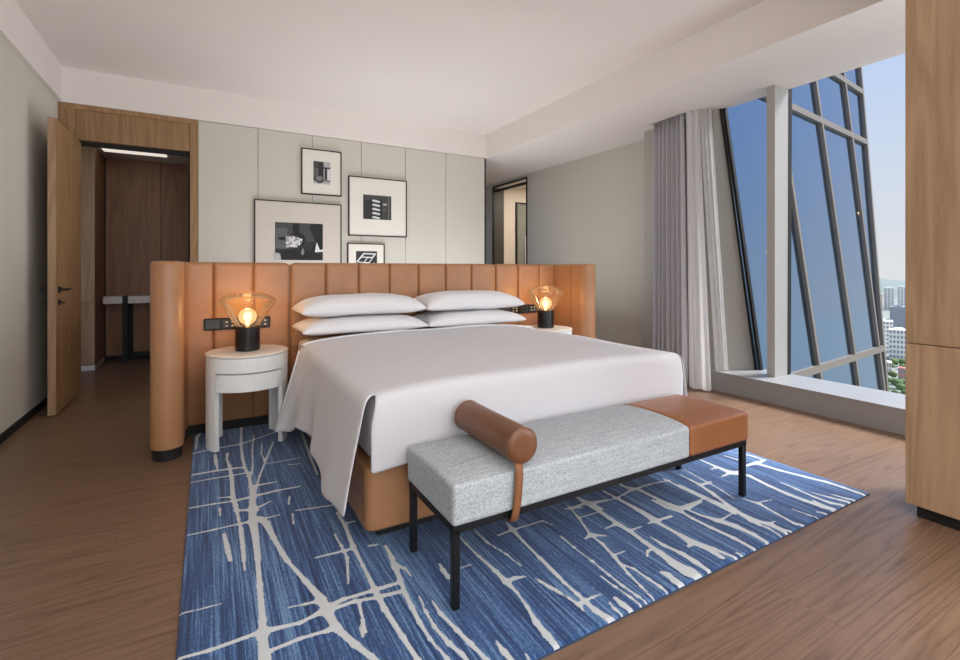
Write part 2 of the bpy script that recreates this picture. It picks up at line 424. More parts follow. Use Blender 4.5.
# ------------------------------------------------------------------ hallway beyond the door
hw = S(box('wall_hallway_end', -2.1, 0.9, 7.87, 7.97, 0, 2.75, M_BLACKM))
for a, b_ in ((-1.15, -0.55), (-0.55, 0.05), (0.05, 0.65)):
    box('wood_panel', a + 0.002, b_ - 0.002, 7.85, 7.87, 0.06, 2.7, M_HALL, hw, 0.002, 1)
S(box('wall_hallway_side', 0.6, 0.7, YW + 0.15, 7.87, 0, 2.75, M_HALL))
S(box('ceiling_hallway', -2.1, 0.75, YW + 0.15, 7.97, 2.66, 2.76, M_CEIL))
S(box('wall_hallway_left', -2.2, -2.1, YW + 0.15, 7.9, 0, 2.75, M_HALL))
tag(box('hall_ceiling_light', -1.1, -0.45, 7.2, 7.42, 2.648, 2.66, emit('hall_led', (1.0, 0.9, 0.8), 0.7)), 'narrow white ceiling light above the hallway', 'ceiling light')
hc = thing('hall_cupboard', (-1.6, 7.5, 0), 'tall pale wood cupboard with white plinth in the hallway', 'cupboard')
box('body', -2.05, -1.16, 7.235, 7.845, 0.06, 2.655, M_HALL, hc)
box('door', -2.05, -1.16, 7.215, 7.235, 0.065, 0.80, M_OAK, hc, 0.002, 1)
box('door', -2.05, -1.16, 7.215, 7.235, 0.806, 2.65, M_OAK, hc, 0.002, 1)
box('plinth', -2.05, -1.16, 7.21, 7.84, 0.0, 0.058, plain('white_plinth', (210, 206, 200), 0.5), hc)
ct = thing('console_table', (-0.4, 7.68, 0), 'slim marble topped console table with black legs in the hallway', 'table')
box('top', -1.13, 0.30, 7.52, 7.83, 0.76, 0.855, M_MARBLEW, ct, 0.004, 1)
for x in (-0.93, 0.1):
    box('leg', x, x + 0.055, 7.498, 7.52, 0, 0.86, M_BLACKM, ct)
    box('leg', x + 0.02, x + 0.075, 7.80, 7.84, 0, 0.76, M_BLACKM, ct)
box('rail', -0.86, 0.16, 7.80, 7.83, 0.05, 0.10, M_BLACK, ct)
# ------------------------------------------------------------------ right wall, doorway with black frame, bathroom beyond
wr = S(box('wall_right', XR, XR + 0.12, 3.9, 6.64, 0, ZS, M_WALLG))
S(box('wall_right_far', XR, XR + 0.12, 7.75, 8.6, 0, ZS, M_WALLG))
S(box('wall_right_lintel', XR, XR + 0.12, 6.64, 7.75, 2.755, ZS, M_WALLG))
S(box('wall_passage_end', 0.9, 4.9, 8.6, 8.7, 0, ZS, M_WALLG))
d2 = S(bpy.data.objects.new('door_2', None)); COL.objects.link(d2); d2.location = (XR, 7.2, 0)
box('frame', XR - 0.008, XR + 0.03, 6.63, 6.662, 0, 2.76, M_BLACK, d2)
box('frame', XR - 0.008, XR + 0.03, 7.735, 7.765, 0, 2.76, M_BLACK, d2)
box('frame', XR - 0.008, XR + 0.03, 6.662, 7.735, 2.735, 2.76, M_BLACK, d2)
box('track', XR + 0.05, XR + 0.1, 6.64, 7.75, 2.66, 2.70, M_BLACK, d2)
box('reveal', XR + 0.03, XR + 0.24, 7.742, 7.76, 0, 2.735, plain('bronze_dark', (70, 66, 62), 0.5, 0.3), d2)
bw = S(box('wall_bathroom', XR + 0.12, 6.6, 7.765, 7.86, 0, 2.8, plain('travertine', (214, 203, 188), 0.5, vary=(0.08, 6))))
S(box('wall_bathroom_far', 6.6, 6.7, 5.6, 7.86, 0, 2.8, MATS['travertine']))
S(box('wall_bathroom_near', XR + 0.12, 6.7, 5.5, 5.6, 0, 2.8, MATS['travertine']))
S(box('ceiling_bathroom', XR + 0.12, 6.7, 5.5, 7.86, 2.8, 2.9, M_CEIL))
S(box('floor_bathroom', 5.1, 6.7, 5.5, 7.86, -0.05, 0.0, MATS['travertine']))
area('bathroom_fill_light', (5.6, 6.7, 2.78), (0, 0, 0), 0.5, 0.5, 26, (1.0, 0.9, 0.78))  # added light without a fitting, brightens the bathroom behind the doorway
sd = thing('shower_screen', (5.45, 7.75, 0), 'black framed glass shower screen seen through the bathroom doorway', 'shower screen')
for a, b_ in ((5.22, 5.25), (5.72, 5.75)): box('frame', a, b_, 7.735, 7.765, 0.0, 2.5, M_BLACK, sd)
box('frame', 5.25, 5.72, 7.735, 7.765, 2.47, 2.5, M_BLACK, sd)
box('glass', 5.25, 5.72, 7.745, 7.755, 0.02, 2.47, plain('shower_grey', (128, 130, 124), 0.2), sd)
box('towel', 5.42, 5.6, 7.715, 7.735, 0.7, 1.85, M_LIN, sd, 0.006)
# ------------------------------------------------------------------ pier + reveal beside the window
S(prism('wall_window_reveal', [(4.42, 3.90), (4.42, 3.02), (4.80, 2.795), (4.86, 2.86), (4.86, 3.90)], 0.0, ZS, M_REVEAL,
        top=[(4.42, 3.90), (4.42, 3.012), (4.50, 2.965), (4.53, 3.0), (4.53, 3.90)]))
# ------------------------------------------------------------------ sill + window
YS0 = YB
sl = S(prism('window_sill', [(4.37, YS0), (4.86, YS0), (4.86, 2.77), (4.8, 2.793), (4.42, 3.018), (4.37, 3.05)], 0, 0.175, M_SILL))
prism('sill_top', [(4.362, YS0), (4.88, YS0), (4.88, 2.77), (4.8, 2.79), (4.42, 3.015), (4.362, 3.05)], 0.175, 0.19, M_SILLT, sl)
def gx(z): return 4.84 - (z - 0.19) * (0.34 / 2.61)
win = S(bpy.data.objects.new('window_1', None)); COL.objects.link(win); win.location = (4.8, 1.5, 0.19)
def wedge(y0, z): return None
def pane(yb0, yb1, yt0, yt1):
    zt = 2.85
    vs_ = [(gx(0.19), yb0, 0.19), (gx(0.19), yb1, 0.19), (gx(zt), yt1, zt), (gx(zt), yt0, zt)]
    return mesh('pane', vs_, [[0, 1, 2, 3]], M_GLASS, win)
pane(2.47, 2.79, 2.33, 2.965); pane(0.9, 2.47, 0.9, 2.33); pane(-0.8, 0.9, -0.8, 0.9); pane(-2.4, -0.8, -2.4, -0.8); pane(YS0, -2.4, YS0, -2.4)
bar('edge_frame', (4.815, 2.772, 0.19), (4.487, 2.945, 2.82), 0.026, 0.04, M_BLACKM, win, ux=(0, 1, 0))
bar('edge_frame', (4.765, 2.795, 0.19), (4.455, 2.968, 2.82), 0.018, 0.012, M_BLACKM, win, ux=(1, 0, 0))
# leaning fin mullions
def fin(b, t_, wx=0.215, wy=0.072):
    vs_ = []
    for (x, y_), z in ((b, 0.19), (t_, 2.87)):
        vs_ += [(x, y_, z), (x + wx, y_, z), (x + wx, y_ + wy, z), (x, y_ + wy, z)]
    fs = [[3, 2, 1, 0], [4, 5, 6, 7]] + [[i, (i + 1) % 4, 4 + (i + 1) % 4, 4 + i] for i in range(4)]
    o = mesh('mullion', vs_, fs, M_FIN, win)
    vs2 = []
    for (x, y_), z in ((b, 0.19), (t_, 2.87)):
        vs2 += [(x + wx, y_ - 0.004, z), (x + wx + 0.05, y_ - 0.004, z), (x + wx + 0.05, y_ + wy, z), (x + wx, y_ + wy, z)]
    mesh('gasket', vs2, fs, M_BLACKM, win)
    return o
fin((4.60, 2.519), (4.27, 2.338))
fin((4.60, 0.55), (4.27, 0.55)); fin((4.60, -1.4), (4.27, -1.4))
# ------------------------------------------------------------------ rear wall behind the camera, its window band invented to let light in
S(box('wall_rear', XL, -0.8, YB - 0.12, YB, 0, ZC, M_WALLG))
S(box('wall_rear_right', 2.6, 4.5, YB - 0.12, YB, 0, ZS, M_WALLG))
S(box('wall_rear_sill', -0.8, 2.6, YB - 0.12, YB, 0, 0.4, M_WALLG))
S(box('wall_rear_lintel', -0.8, 2.6, YB - 0.12, YB, 2.7, ZC, M_WALLG))
w2 = S(bpy.data.objects.new('added_window', None)); COL.objects.link(w2); w2.location = (0.9, YB, 0.4)
for x in (-0.8, 0.33, 1.46, 2.56): box('frame', x, x + 0.04, YB - 0.1, YB - 0.04, 0.4, 2.7, M_BLACK, w2)

# ------------------------------------------------------------------ facade of the neighbouring wing
fac = thing('tower_facade', (4.95, 2.95, 0), 'leaning blue glass facade of the tower outside the window', 'building')
P0 = Vector((4.95, 2.95, 1.2)); DD = Vector((0.993, 0.115, 0)); MM = Vector((-0.13, 0.074, 1))
NN = DD.cross(MM).normalized()
if NN.y > 0: NN = -NN
def fp(t, z, off=0.0): return P0 + DD * t + MM * (z - 1.2) + NN * off
ZZ = [-9.2, -6.2, -3.2, 0.0, 3.22, 4.06, 7.28, 10.3]
def tm_(i, z):
    if i == 0: return -0.12
    if i == 1: return 1.30
    if i == 2: return 2.55 + 0.02 * z
    if i == 3: return 3.59 + 0.068 * z
    return 3.82 + 0.212 * z if z > -0.63 else 3.68 + 0.068 * (z + 0.63)
for i in range(4):
    for j in range(len(ZZ) - 1):
        q = [fp(tm_(i, ZZ[j]), ZZ[j]), fp(tm_(i + 1, ZZ[j]), ZZ[j]), fp(tm_(i + 1, ZZ[j + 1]), ZZ[j + 1]), fp(tm_(i, ZZ[j + 1]), ZZ[j + 1])]
        qb = [p - NN * 0.03 for p in q]
        mesh('glass_panel', q + qb, [[0, 1, 2, 3], [7, 6, 5, 4], [0, 4, 5, 1], [1, 5, 6, 2], [2, 6, 7, 3], [3, 7, 4, 0]], M_FAC, fac)
for i in range(1, 5):
    for z0, z1 in ((-0.63, ZZ[-1]), (ZZ[0], -0.63)):
        bar('mullion', fp(tm_(i, z0), z0, 0.02), fp(tm_(i, z1), z1, 0.02), 0.06, 0.04, M_MULL, fac, ux=DD)
for z in ZZ[1:-1]:
    bar('transom', fp(0, z, 0.02), fp(tm_(4, z), z, 0.02), 0.085, 0.042, M_MULL, fac, ux=MM)
# body of the wing behind the glass
q = []
for z in (-9.2, 9.9):
    a = fp(0, z, -0.05); b_ = fp(tm_(3, z) - 0.1, z, -0.05)
    q += [a, b_, b_ + Vector((0.1, 2.0, 0)), a + Vector((0.1, 2.0, 0))]
mesh('core', q, [[3, 2, 1, 0], [4, 5, 6, 7]] + [[i, (i + 1) % 4, 4 + (i + 1) % 4, 4 + i] for i in range(4)], plain('core_dark', (60, 66, 76), 0.6), fac)

# ------------------------------------------------------------------ city far below
GZ = -150.0
def at(u, d, z): 
    r = (u - U0) / FPX * d
    return Vector((d * FW[0] + r * RT[0], d * FW[1] + r * RT[1], z))
def zv(v, d): return H - (v - V0) / FPX * d
gm = plain('city_ground', (138, 142, 136), 1.0, vary=(0.4, 0.012))
gv = [(6500 * math.cos(2 * math.pi * k / 40), 6500 * math.sin(2 * math.pi * k / 40), GZ) for k in range(40)]
S(mesh('ground_city', gv, [list(range(40))], gm))
hp = []
for i in range(9):
    rowp = []
    for j in range(41):
        u = 560 + j * 20
        d = 2500 + i * 160
        ridge = 14 + 62 * math.exp(-((u - 862) / 55) ** 2) + 40 * math.exp(-((u - 1010) / 90) ** 2) + 34 * math.exp(-((u - 690) / 90) ** 2)
        f_ = math.sin(math.pi * i / 8) ** 0.8
        nz = noise.noise(Vector((u * 0.05, d * 0.004, 3))) * 9
        rowp.append(at(u, d, GZ - 1 + max(0, (ridge * 1.25 + nz) * f_)))
    hp.append(rowp)
S(grid('hill', hp, plain('hill_green', (122, 132, 128), 1.0, vary=(0.15, 0.01))))
M_BW = plain('far_white', (248, 242, 234), 0.9); M_BB = plain('far_beige', (232, 220, 204), 0.9); M_BG = plain('far_grey', (160, 166, 176), 0.6)
M_WIN = plain('far_window', (150, 154, 160), 0.3)
def building(u, d, wpx, vtop, dep, mat, label, floors, bays, wmat=M_WIN, band=False):
    c = at(u, d, GZ); wd = wpx * d / FPX / 2; ht = zv(vtop, d) - GZ
    b = thing('apartment_building', c, label, 'building')
    rot = math.atan2(c.y, c.x) - math.pi / 2 
    ex = Vector((math.cos(rot), math.sin(rot), 0)); ey = Vector((-math.sin(rot), math.cos(rot), 0))
    def bx(nm, x0, x1, y0, y1, z0, z1, m, par=None):
        vs_ = [c + ex * x + ey * y_ + Vector((0, 0, z)) for z in (z0, z1) for x, y_ in ((x0, y0), (x1, y0), (x1, y1), (x0, y1))]
        return mesh(nm, vs_, [[3, 2, 1, 0], [4, 5, 6, 7]] + [[i, (i + 1) % 4, 4 + (i + 1) % 4, 4 + i] for i in range(4)], m, par or b)
    wl_ = bx('wall', -wd, wd, 0, dep, 0, ht, mat)
    bx('roof', -wd * 0.5, wd * 0.3, dep * 0.3, dep * 0.7, ht, ht + ht * 0.05, mat)
    fh = ht / floors
    for i in range(floors):
        if band:
            bx('window', -wd * 0.94, wd * 0.94, -0.25, 0.0, fh * (i + 0.3), fh * (i + 0.85), wmat, wl_); continue
        for j in range(bays):
            x0 = -wd + (j + 0.2) * 2 * wd / bays; x1 = -wd + (j + 0.8) * 2 * wd / bays
            bx('window', x0, x1, -0.25, 0.0, fh * (i + 0.25), fh * (i + 0.8), wmat, wl_)
    return b
building(889, 1800, 8, 288, 26, M_BW, 'pale residential tower below the hill, left of a twin tower', 14, 3)
building(902, 1750, 7, 287, 26, M_BW, 'pale residential tower below the hill, right of a twin tower', 14, 3)
building(880, 1850, 5, 294, 26, M_BB, 'slim beige residential tower next to the tower facade', 14, 2)
building(899, 1050, 14, 307, 30, M_BG, 'grey glass mid rise with banded windows in the city', 12, 1, band=True)
building(882, 860, 17, 321, 30, M_BW, 'white stepped office block with gridded windows in the city', 8, 6)
building(900, 800, 17, 330, 26, M_BW, 'low white block with a grid of square windows', 6, 6)
building(886, 690, 9, 362, 16, M_BB, 'small beige house row behind street trees', 2, 4)
building(902, 640, 6, 368, 10, plain('far_pink', (214, 150, 142), 0.8), 'small pink walled building among street trees', 2, 2)
rng = random.Random(3)
for k, (u, d, wpx, vt, mt_, lb) in enumerate(((930, 1300, 15, 300, M_BW, 'pale slab block beyond the grey mid rise'), (955, 900, 16, 318, M_BB, 'beige office block beyond the wardrobe side of the view'),
        (990, 1700, 14, 292, M_BW, 'slim white tower far along the hill'), (1030, 800, 20, 330, M_BG, 'grey low block in the near city'), (1080, 1300, 18, 302, M_BB, 'beige tower far along the bay'))):
    building(u, d, wpx, vt, 28, mt_, lb, 9, 3)
M_TREE = plain('tree_green', (98, 116, 70), 1.0, vary=(0.5, 0.25)); M_TRUNK = plain('trunk', (80, 66, 52), 1.0)
tm = None
def tree(u, d, h, lb='round green street tree far below the window', gr='trees in the city below'):
    global tm
    c = at(u, d, GZ)
    if tm is None:
        t_ = thing('city_tree', c, lb, 'tree', gr)
        bm = bmesh.new(); bmesh.ops.create_icosphere(bm, subdivisions=2, radius=1)
        for v in bm.verts:
            k = 1 + 0.35 * noise.noise(v.co * 2.2); v.co = c + Vector((v.co.x * 6 * k, v.co.y * 6 * k, 7.5 + v.co.z * 5 * k))
        from_bm('crown', bm, M_TREE, t_, True)
        lathe('trunk', [(0.5, 0), (0.35, 5)], c, M_TRUNK, t_, 6)
        tm = t_
    else: t_ = copy_tree(tm); t_.location = c
    tag(t_, lb, None, gr); t_.scale = (h / 12,) * 3; t_.rotation_euler.z = rng.uniform(0, 6)
spots = []
def plant(u, d, h):
    c = at(u, d, 0)
    if all((c - p).length > (h + q) * 0.52 for p, q in spots): 
        spots.append((c, h))
        if d < 640: tree(u, d, h, 'round green tree lining the street below the pink building', 'street trees below')
        elif d < 1000: tree(u, d, h, 'green tree standing right in front of the white city blocks', 'trees before the white blocks')
        else: tree(u, d, h, 'large green tree on the wooded slope below the residential towers', 'trees on the wooded slope')
for k in range(260):
    d = rng.choice((500, 512, 526, 545, 565, 585, 605, 625, 660, 720, 740, 760, 1120, 1160, 1200, 1250, 1300, 1350))
    plant(rng.uniform(874, 910), d, rng.uniform(8, 13) if d < 800 else rng.uniform(16, 24))

# ------------------------------------------------------------------ wardrobe at right
wd_ = thing('wardrobe', (3.23, 0.68, 0), 'tall oak wardrobe with a split door front and black plinth beside the window', 'wardrobe')
box('carcass', 2.985, 3.48, 0.36, 1.0, 0.06, ZC - 0.005, M_OAK, wd_)
for a, b_ in ((0.36, 1.005),):
    box('lower_door', 2.965, 2.985, a + 0.002, b_ - 0.002 if b_ < 0.9 else b_, 0.06, 0.838, M_OAK, wd_, 0.0015, 1)
    box('upper_door', 2.965, 2.985, a + 0.002, b_ - 0.002 if b_ < 0.9 else b_, 0.842, ZC - 0.005, M_OAK, wd_, 0.0015, 1)
box('plinth', 2.995, 3.48, 0.37, 0.97, 0, 0.06, M_BLACKM, wd_)

# ------------------------------------------------------------------ headboard
XC = 1.515
hb = thing('headboard', (XC, 4.1, 0), 'tan leather channelled headboard with curved wings behind the bed', 'headboard')
YH = 4.03
def channel(x0, x1, rl=0.012, rr=0.012):
    # padded vertical channel: plan profile bulging forward, rounded top
    n = 14; prof = []
    for k in range(n + 1):
        s = 0.5 - 0.5 * math.cos(math.pi * k / n); e_ = min(s, 1 - s) * (x1 - x0)
        bul = 0.030 * (1 - max(0, 1 - e_ / 0.014) ** 2) ** 0.5 if e_ < 0.014 else 0.030
        bul += 0.004 * math.sin(math.pi * s)
        prof.append((x0 + 0.0008 + s * (x1 - x0 - 0.0016), bul))
    zt = 1.25; rows = []
    zl = [(0.075, 0.0), (0.09, 1), (0.5, 1), (0.95, 1), (zt - 0.035, 1), (zt - 0.018, .9), (zt - 0.006, .65), (zt, .25), (zt, -1.2), (zt - 0.004, -2.2)]
    def corner(x, z):
        # round the outer top corners of the separate sections
        for r, xx, sg in ((rl, x0, 1), (rr, x1, -1)):
            if r > 0.02:
                dx = (x - xx) * sg
                if dx < r: z = min(z, zt - (r - math.sqrt(max(0, r * r - (r - dx) ** 2))))
        return z
    for z, f_ in zl:
        rows.append([(x, YH - (bul if f_ >= 0 else 0.0) * (f_ if f_ >= 0 else 1) + (0.03 * -f_ if f_ < 0 else 0), corner(x, z)) for x, bul in prof])
    return grid('channel', rows, M_LEATH, hb)
xs = [0.57 + 1.89 * k / 7 for k in range(8)]
for k in range(7): channel(xs[k], xs[k + 1], 0.045 if k == 0 else 0, 0.045 if k == 6 else 0)
for a, b_, l, r in ((-0.16, 0.04, 0, 0), (0.04, 0.305, 0, 0), (0.305, 0.566, 0, 0.04)): channel(a, b_, l, r)
for a, b_, l, r in ((2.464, 2.725, 0.04, 0), (2.725, 2.99, 0, 0), (2.99, 3.19, 0, 0)): channel(a, b_, l, r)
box('backing', -0.2, 3.23, YH - 0.005, YH + 0.10, 0.07, 1.235, M_LEATH, hb, 0.01)
def wing(sg):
    cx = XC + sg * (XC + (0.22 if sg < 0 else 0.265)); r = 0.09; pts = []
    y0 = 3.545; inner = cx - sg * r
    for k in range(13):
        a = math.pi + math.pi * k / 12
        pts.append((cx + r * math.cos(a), y0 + r + r * math.sin(a)))
    # right side up (x=cx+r), then back
    if sg < 0: pts += [(cx + r, 3.92), (cx + r + 0.012, 3.98), (cx + r + 0.03, YH + 0.1), (cx - r + 0.06, YH + 0.1), (cx - r + 0.01, YH + 0.06), (cx - r, YH - 0.02)]
    else: pts += [(cx + r, YH - 0.02), (cx + r - 0.01, YH + 0.06), (cx + r - 0.06, YH + 0.1), (cx - r - 0.03, YH + 0.1), (cx - r - 0.012, 3.98), (cx - r, 3.92)]
    wg = prism('wing', pts, 0.075, 1.25, M_LEATH, hb, 0.022, 4, True)
    pl = [(cx + (x - cx) * 0.88, 3.82 + (y_ - 3.82) * 0.94) for x, y_ in pts]
    prism('wing_plinth', pl, 0, 0.075, M_BLACKM, wg)
    # stitched seam on the inner face
    tube('wing_seam', [(inner - sg * 0.001, 3.76, 0.08), (inner - sg * 0.001, 3.76, 1.24)], 0.0035, plain('seam_dark', (110, 70, 40), 0.6), wg, 6)
wing(-1); wing(1)
box('plinth', -0.14, 3.17, YH + 0.0, YH + 0.09, 0, 0.075, M_BLACKM, hb)

def power_strip(x0, x1, z, label):
    p = thing('socket_strip', ((x0 + x1) / 2, YH - 0.034, z), label, 'power outlet', 'bedside socket strips')
    box('plate', x0, x1, YH - 0.053, YH - 0.036, z, z + 0.085, M_BLACK, p, 0.004, 1)
    n = 4; wv = (x1 - x0) / n
    for k in range(n):
        a = x0 + k * wv + 0.008; b_ = a + wv - 0.016
        mo = box('module', a, b_, YH - 0.057, YH - 0.053, z + 0.01, z + 0.075, plain('module_black', (34, 33, 34), 0.3), p, 0.0015, 1)
        if k in (1, 3):
            for dx in (0.3, 0.7):
                for dz in (0.028, 0.056):
                    cx = a + (b_ - a) * dx
                    box('button', cx - 0.008, cx + 0.008, YH - 0.060, YH - 0.057, z + dz - 0.005, z + dz + 0.005, plain('switch_mark', (196, 186, 172), 0.4), mo)
power_strip(-0.02, 0.42, 0.755, 'black socket strip on the leather beside the open door lamp')
power_strip(2.50, 2.94, 0.755, 'black socket strip on the leather beside the window side lamp')

# ------------------------------------------------------------------ rug
def seg_field():
    crops = {
     'A': (180, 410, 4.4, [
       [(270,70,12),(268,150,12),(275,210,13),(285,255,13),(305,290,15),(318,380,22),(320,430,38),(318,490,36),(335,560,20),(345,660,18)],
       [(325,110,6),(318,180,7),(320,250,8),(315,280,9),(300,290,8)],
       [(410,140,7),(380,215,9),(350,290,8),(335,340,9),(325,390,16)], [(360,145,6),(358,190,7),(372,225,8)],
       [(155,195,14),(158,225,16),(165,260,4)],
       [(210,190,14),(205,215,8),(218,245,14),(228,300,18),(232,380,22),(245,420,22),(258,480,13),(268,520,16),(278,600,14),(282,660,14)],
       [(60,190,4),(160,168,4),(265,150,5),(415,98,3)], [(55,285,6),(150,268,6),(220,258,7),(275,252,6)], [(50,318,3),(150,300,4),(300,275,5)],
       [(165,385,4),(230,382,6)], [(45,430,5),(150,412,5),(245,398,7),(320,380,10),(420,355,6),(528,335,5)], [(315,335,8),(425,315,4)],
       [(340,430,8),(400,400,4)], [(245,440,8),(340,440,10)], [(35,550,5),(150,525,5),(300,492,7),(440,460,4)], [(175,430,12),(178,465,9)],
       [(195,545,8),(210,620,16),(220,660,12)], [(482,380,10),(478,415,9)], [(495,455,9),(500,500,6)], [(345,475,30),(385,495,22),(415,560,13),(450,630,16),(470,660,20)],
       [(385,235,3),(528,210,3)], [(475,240,3),(528,236,3)], [(70,170,9),(75,120,10),(90,100,6)]]),
     'B': (170, 400, 2.54, [
       [(212,310,20),(222,400,13),(228,470,16),(235,560,20),(235,600,27),(240,660,34),(243,700,30)],
       [(232,300,12),(262,350,10),(300,410,10),(345,460,14),(385,505,24),(400,540,28),(425,580,22),(470,620,20),(510,650,16),(570,700,16)],
       [(137,340,6),(145,370,10),(155,410,5)], [(190,432,4),(180,330,8)], [(25,543,3),(130,517,3)],
       [(20,657,8),(100,635,8),(220,592,10),(245,585,14),(330,565,8),(380,540,12),(400,525,14),(440,505,8),(520,482,9),(585,462,6)],
       [(300,527,4),(345,517,5),(370,512,7),(390,515,12)], [(245,640,10),(330,605,8),(400,585,10),(420,575,16)],
       [(400,535,10),(470,510,8),(530,500,9),(585,485,7)],
       [(425,285,9),(445,320,9),(465,370,13),(490,420,8),(520,480,14),(545,530,16),(590,600,14),(630,660,14),(660,700,14)],
       [(370,400,4),(460,378,6)], [(418,340,4),(435,370,7),(450,400,8),(453,465,4)], [(480,515,10),(490,560,8),(498,590,3)],
       [(320,280,3),(425,265,3)], [(335,80,5),(355,140,6),(375,190,5)], [(450,312,4),(470,307,3)], [(505,370,4),(525,367,3)]]),
     'C': (360, 520, 4.715, [
       [(45,120,4),(80,115,4)], [(120,120,18),(150,175,24),(165,220,34),(190,280,24),(215,350,24),(245,410,26),(280,480,24),(330,560,18),(410,650,20),(450,700,20)],
       [(165,210,20),(210,225,13),(245,265,4)], [(80,325,10),(130,310,9),(180,295,10)], [(100,355,10),(190,340,10)],
       [(280,360,4),(310,430,15),(350,500,18),(420,580,27),(480,630,24),(540,700,20)], [(340,380,10),(380,440,20),(460,520,22),(520,580,26),(600,660,24),(640,700,24)],
       [(375,205,10),(390,235,22),(415,265,22),(425,280,8)], [(460,230,6),(525,207,5)],
       [(465,70,5),(500,110,8),(560,170,12),(640,240,20),(690,290,32),(740,340,10),(790,410,16),(830,480,30),(880,540,38),(930,600,34)],
       [(690,290,20),(730,272,18),(780,265,10)], [(540,50,8),(600,105,10),(690,160,8),(760,215,5)],
       [(690,10,8),(720,45,24),(770,100,12),(850,180,14),(943,270,14)], [(650,72,5),(720,45,10),(860,3,6),(905,22,4)],
       [(830,275,5),(890,315,9),(943,345,8)], [(640,570,10),(680,620,30),(740,690,34)], [(780,630,8),(810,680,10)], [(0,500,16),(15,550,6)]]),
     'D': (540, 500, 5.333, [
       [(0,305,10),(60,370,14),(130,440,18),(200,500,20),(240,540,26),(300,590,34),(400,650,50)],
       [(0,430,10),(80,475,12),(160,525,12),(205,555,20),(235,590,6)], [(205,555,14),(240,535,14),(280,517,12),(330,500,5)],
       [(110,190,5),(180,250,8),(280,325,9),(370,400,11),(440,455,14),(520,510,14),(590,560,12)], [(325,405,5),(400,460,9),(480,515,10),(550,570,10)],
       [(370,545,8),(400,580,14),(450,620,12)], [(400,520,24),(440,555,32),(510,605,34)],
       [(150,30,6),(200,85,12),(270,185,14),(330,230,16),(400,305,20),(470,390,14),(540,460,12),(620,540,14)], [(240,205,7),(275,185,22),(360,190,7)],
       [(400,290,12),(450,272,6)], [(430,340,12),(500,365,12),(580,420,14),(640,460,16),(690,500,12)],
       [(215,0,10),(250,15,28),(290,40,22),(370,95,20),(420,130,28),(480,165,22),(560,225,24),(640,280,34),(720,340,50),(790,380,66),(870,420,40)],
       [(160,42,8),(250,15,16),(350,0,8)], [(210,95,8),(300,65,8)], [(350,150,6),(400,130,16)], [(480,160,12),(545,140,8)], [(600,260,16),(575,270,14),(570,300,18)],
       [(650,385,18),(680,395,30),(720,430,36),(780,470,40)], [(590,195,8),(660,240,16),(760,285,20),(830,330,28),(920,390,20)],
       [(430,0,10),(520,55,12),(610,110,24),(720,170,18),(800,225,22),(880,250,26),(970,305,24)], [(575,125,6),(610,112,16),(700,85,18)], [(790,245,9),(820,228,12)],
       [(600,0,12),(680,40,16),(750,60,20)], [(630,5,6),(740,45,6)], [(750,45,8),(820,25,6),(860,10,5)]]),
     'F': (560, 480, 3.665, [
       [(60,62,8),(120,90,14),(150,105,12)], [(20,105,6),(80,100,6)], [(160,40,7),(215,70,9),(300,112,8),(362,147,10)], [(225,20,7),(290,35,10),(350,65,9),(432,106,12)],
       [(125,85,6),(210,65,6),(262,36,9),(330,14,6),(402,0,5)], [(360,70,6),(440,100,8),(520,70,5)], [(380,-6,6),(450,30,7),(560,82,8),(640,122,9)],
       [(480,0,5),(560,45,6),(640,110,7),(730,165,8)], [(520,15,7),(552,5,5)], [(262,36,8),(215,12,6),(180,-4,5)]]),
     'E': (680, 440, 4.8, [
       [(0,340,14),(60,375,14),(150,420,16),(260,470,18),(380,535,16)], [(0,450,14),(70,490,24),(160,520,16),(270,565,14)], [(40,510,8),(70,492,10)], [(270,540,10),(330,565,14)],
       [(0,540,16),(70,580,16)], [(0,330,20),(45,325,14),(100,290,4)], [(0,215,8),(60,245,10),(160,290,10),(250,330,14),(330,370,14),(430,405,16),(530,455,14)],
       [(40,335,10),(100,360,10),(180,385,24),(260,410,26),(350,450,20),(440,505,16)], [(190,385,14),(245,355,8)],
       [(0,165,6),(90,210,8),(170,270,10),(260,330,14),(340,390,10),(420,420,8),(510,475,8)], [(95,215,14),(150,205,7)], [(20,140,4),(110,190,5),(200,240,5),(260,280,4)],
       [(300,280,5),(380,305,12),(460,350,8),(550,400,10),(630,415,14)], [(370,300,8),(440,285,6)], [(350,390,8),(430,400,14),(500,430,8),(580,445,10)], [(430,400,8),(455,388,5)],
       [(100,95,8),(180,130,12),(245,155,22),(330,170,14),(430,220,14),(520,260,14),(600,290,14),(690,320,20),(775,340,14)], [(150,140,8),(180,130,10)],
       [(200,175,8),(245,155,18),(280,150,10)], [(280,60,6),(360,80,8),(400,95,8)], [(310,125,12),(370,108,22),(410,95,8)],
       [(380,115,14),(480,145,10),(600,175,10),(700,200,12),(780,225,10),(850,250,12),(915,272,12)], [(215,75,5),(280,95,6)],
       [(480,200,4),(560,235,8),(640,270,8),(720,300,12),(815,318,14)], [(630,250,4),(720,275,8),(780,290,10),(845,305,12)], [(730,260,6),(800,280,8),(870,292,10)],
       [(640,290,8),(755,345,10)], [(540,330,4),(620,360,6),(700,383,6)], [(660,345,8),(735,358,10)]]),
    }
    segs = []
    zr = 0.014
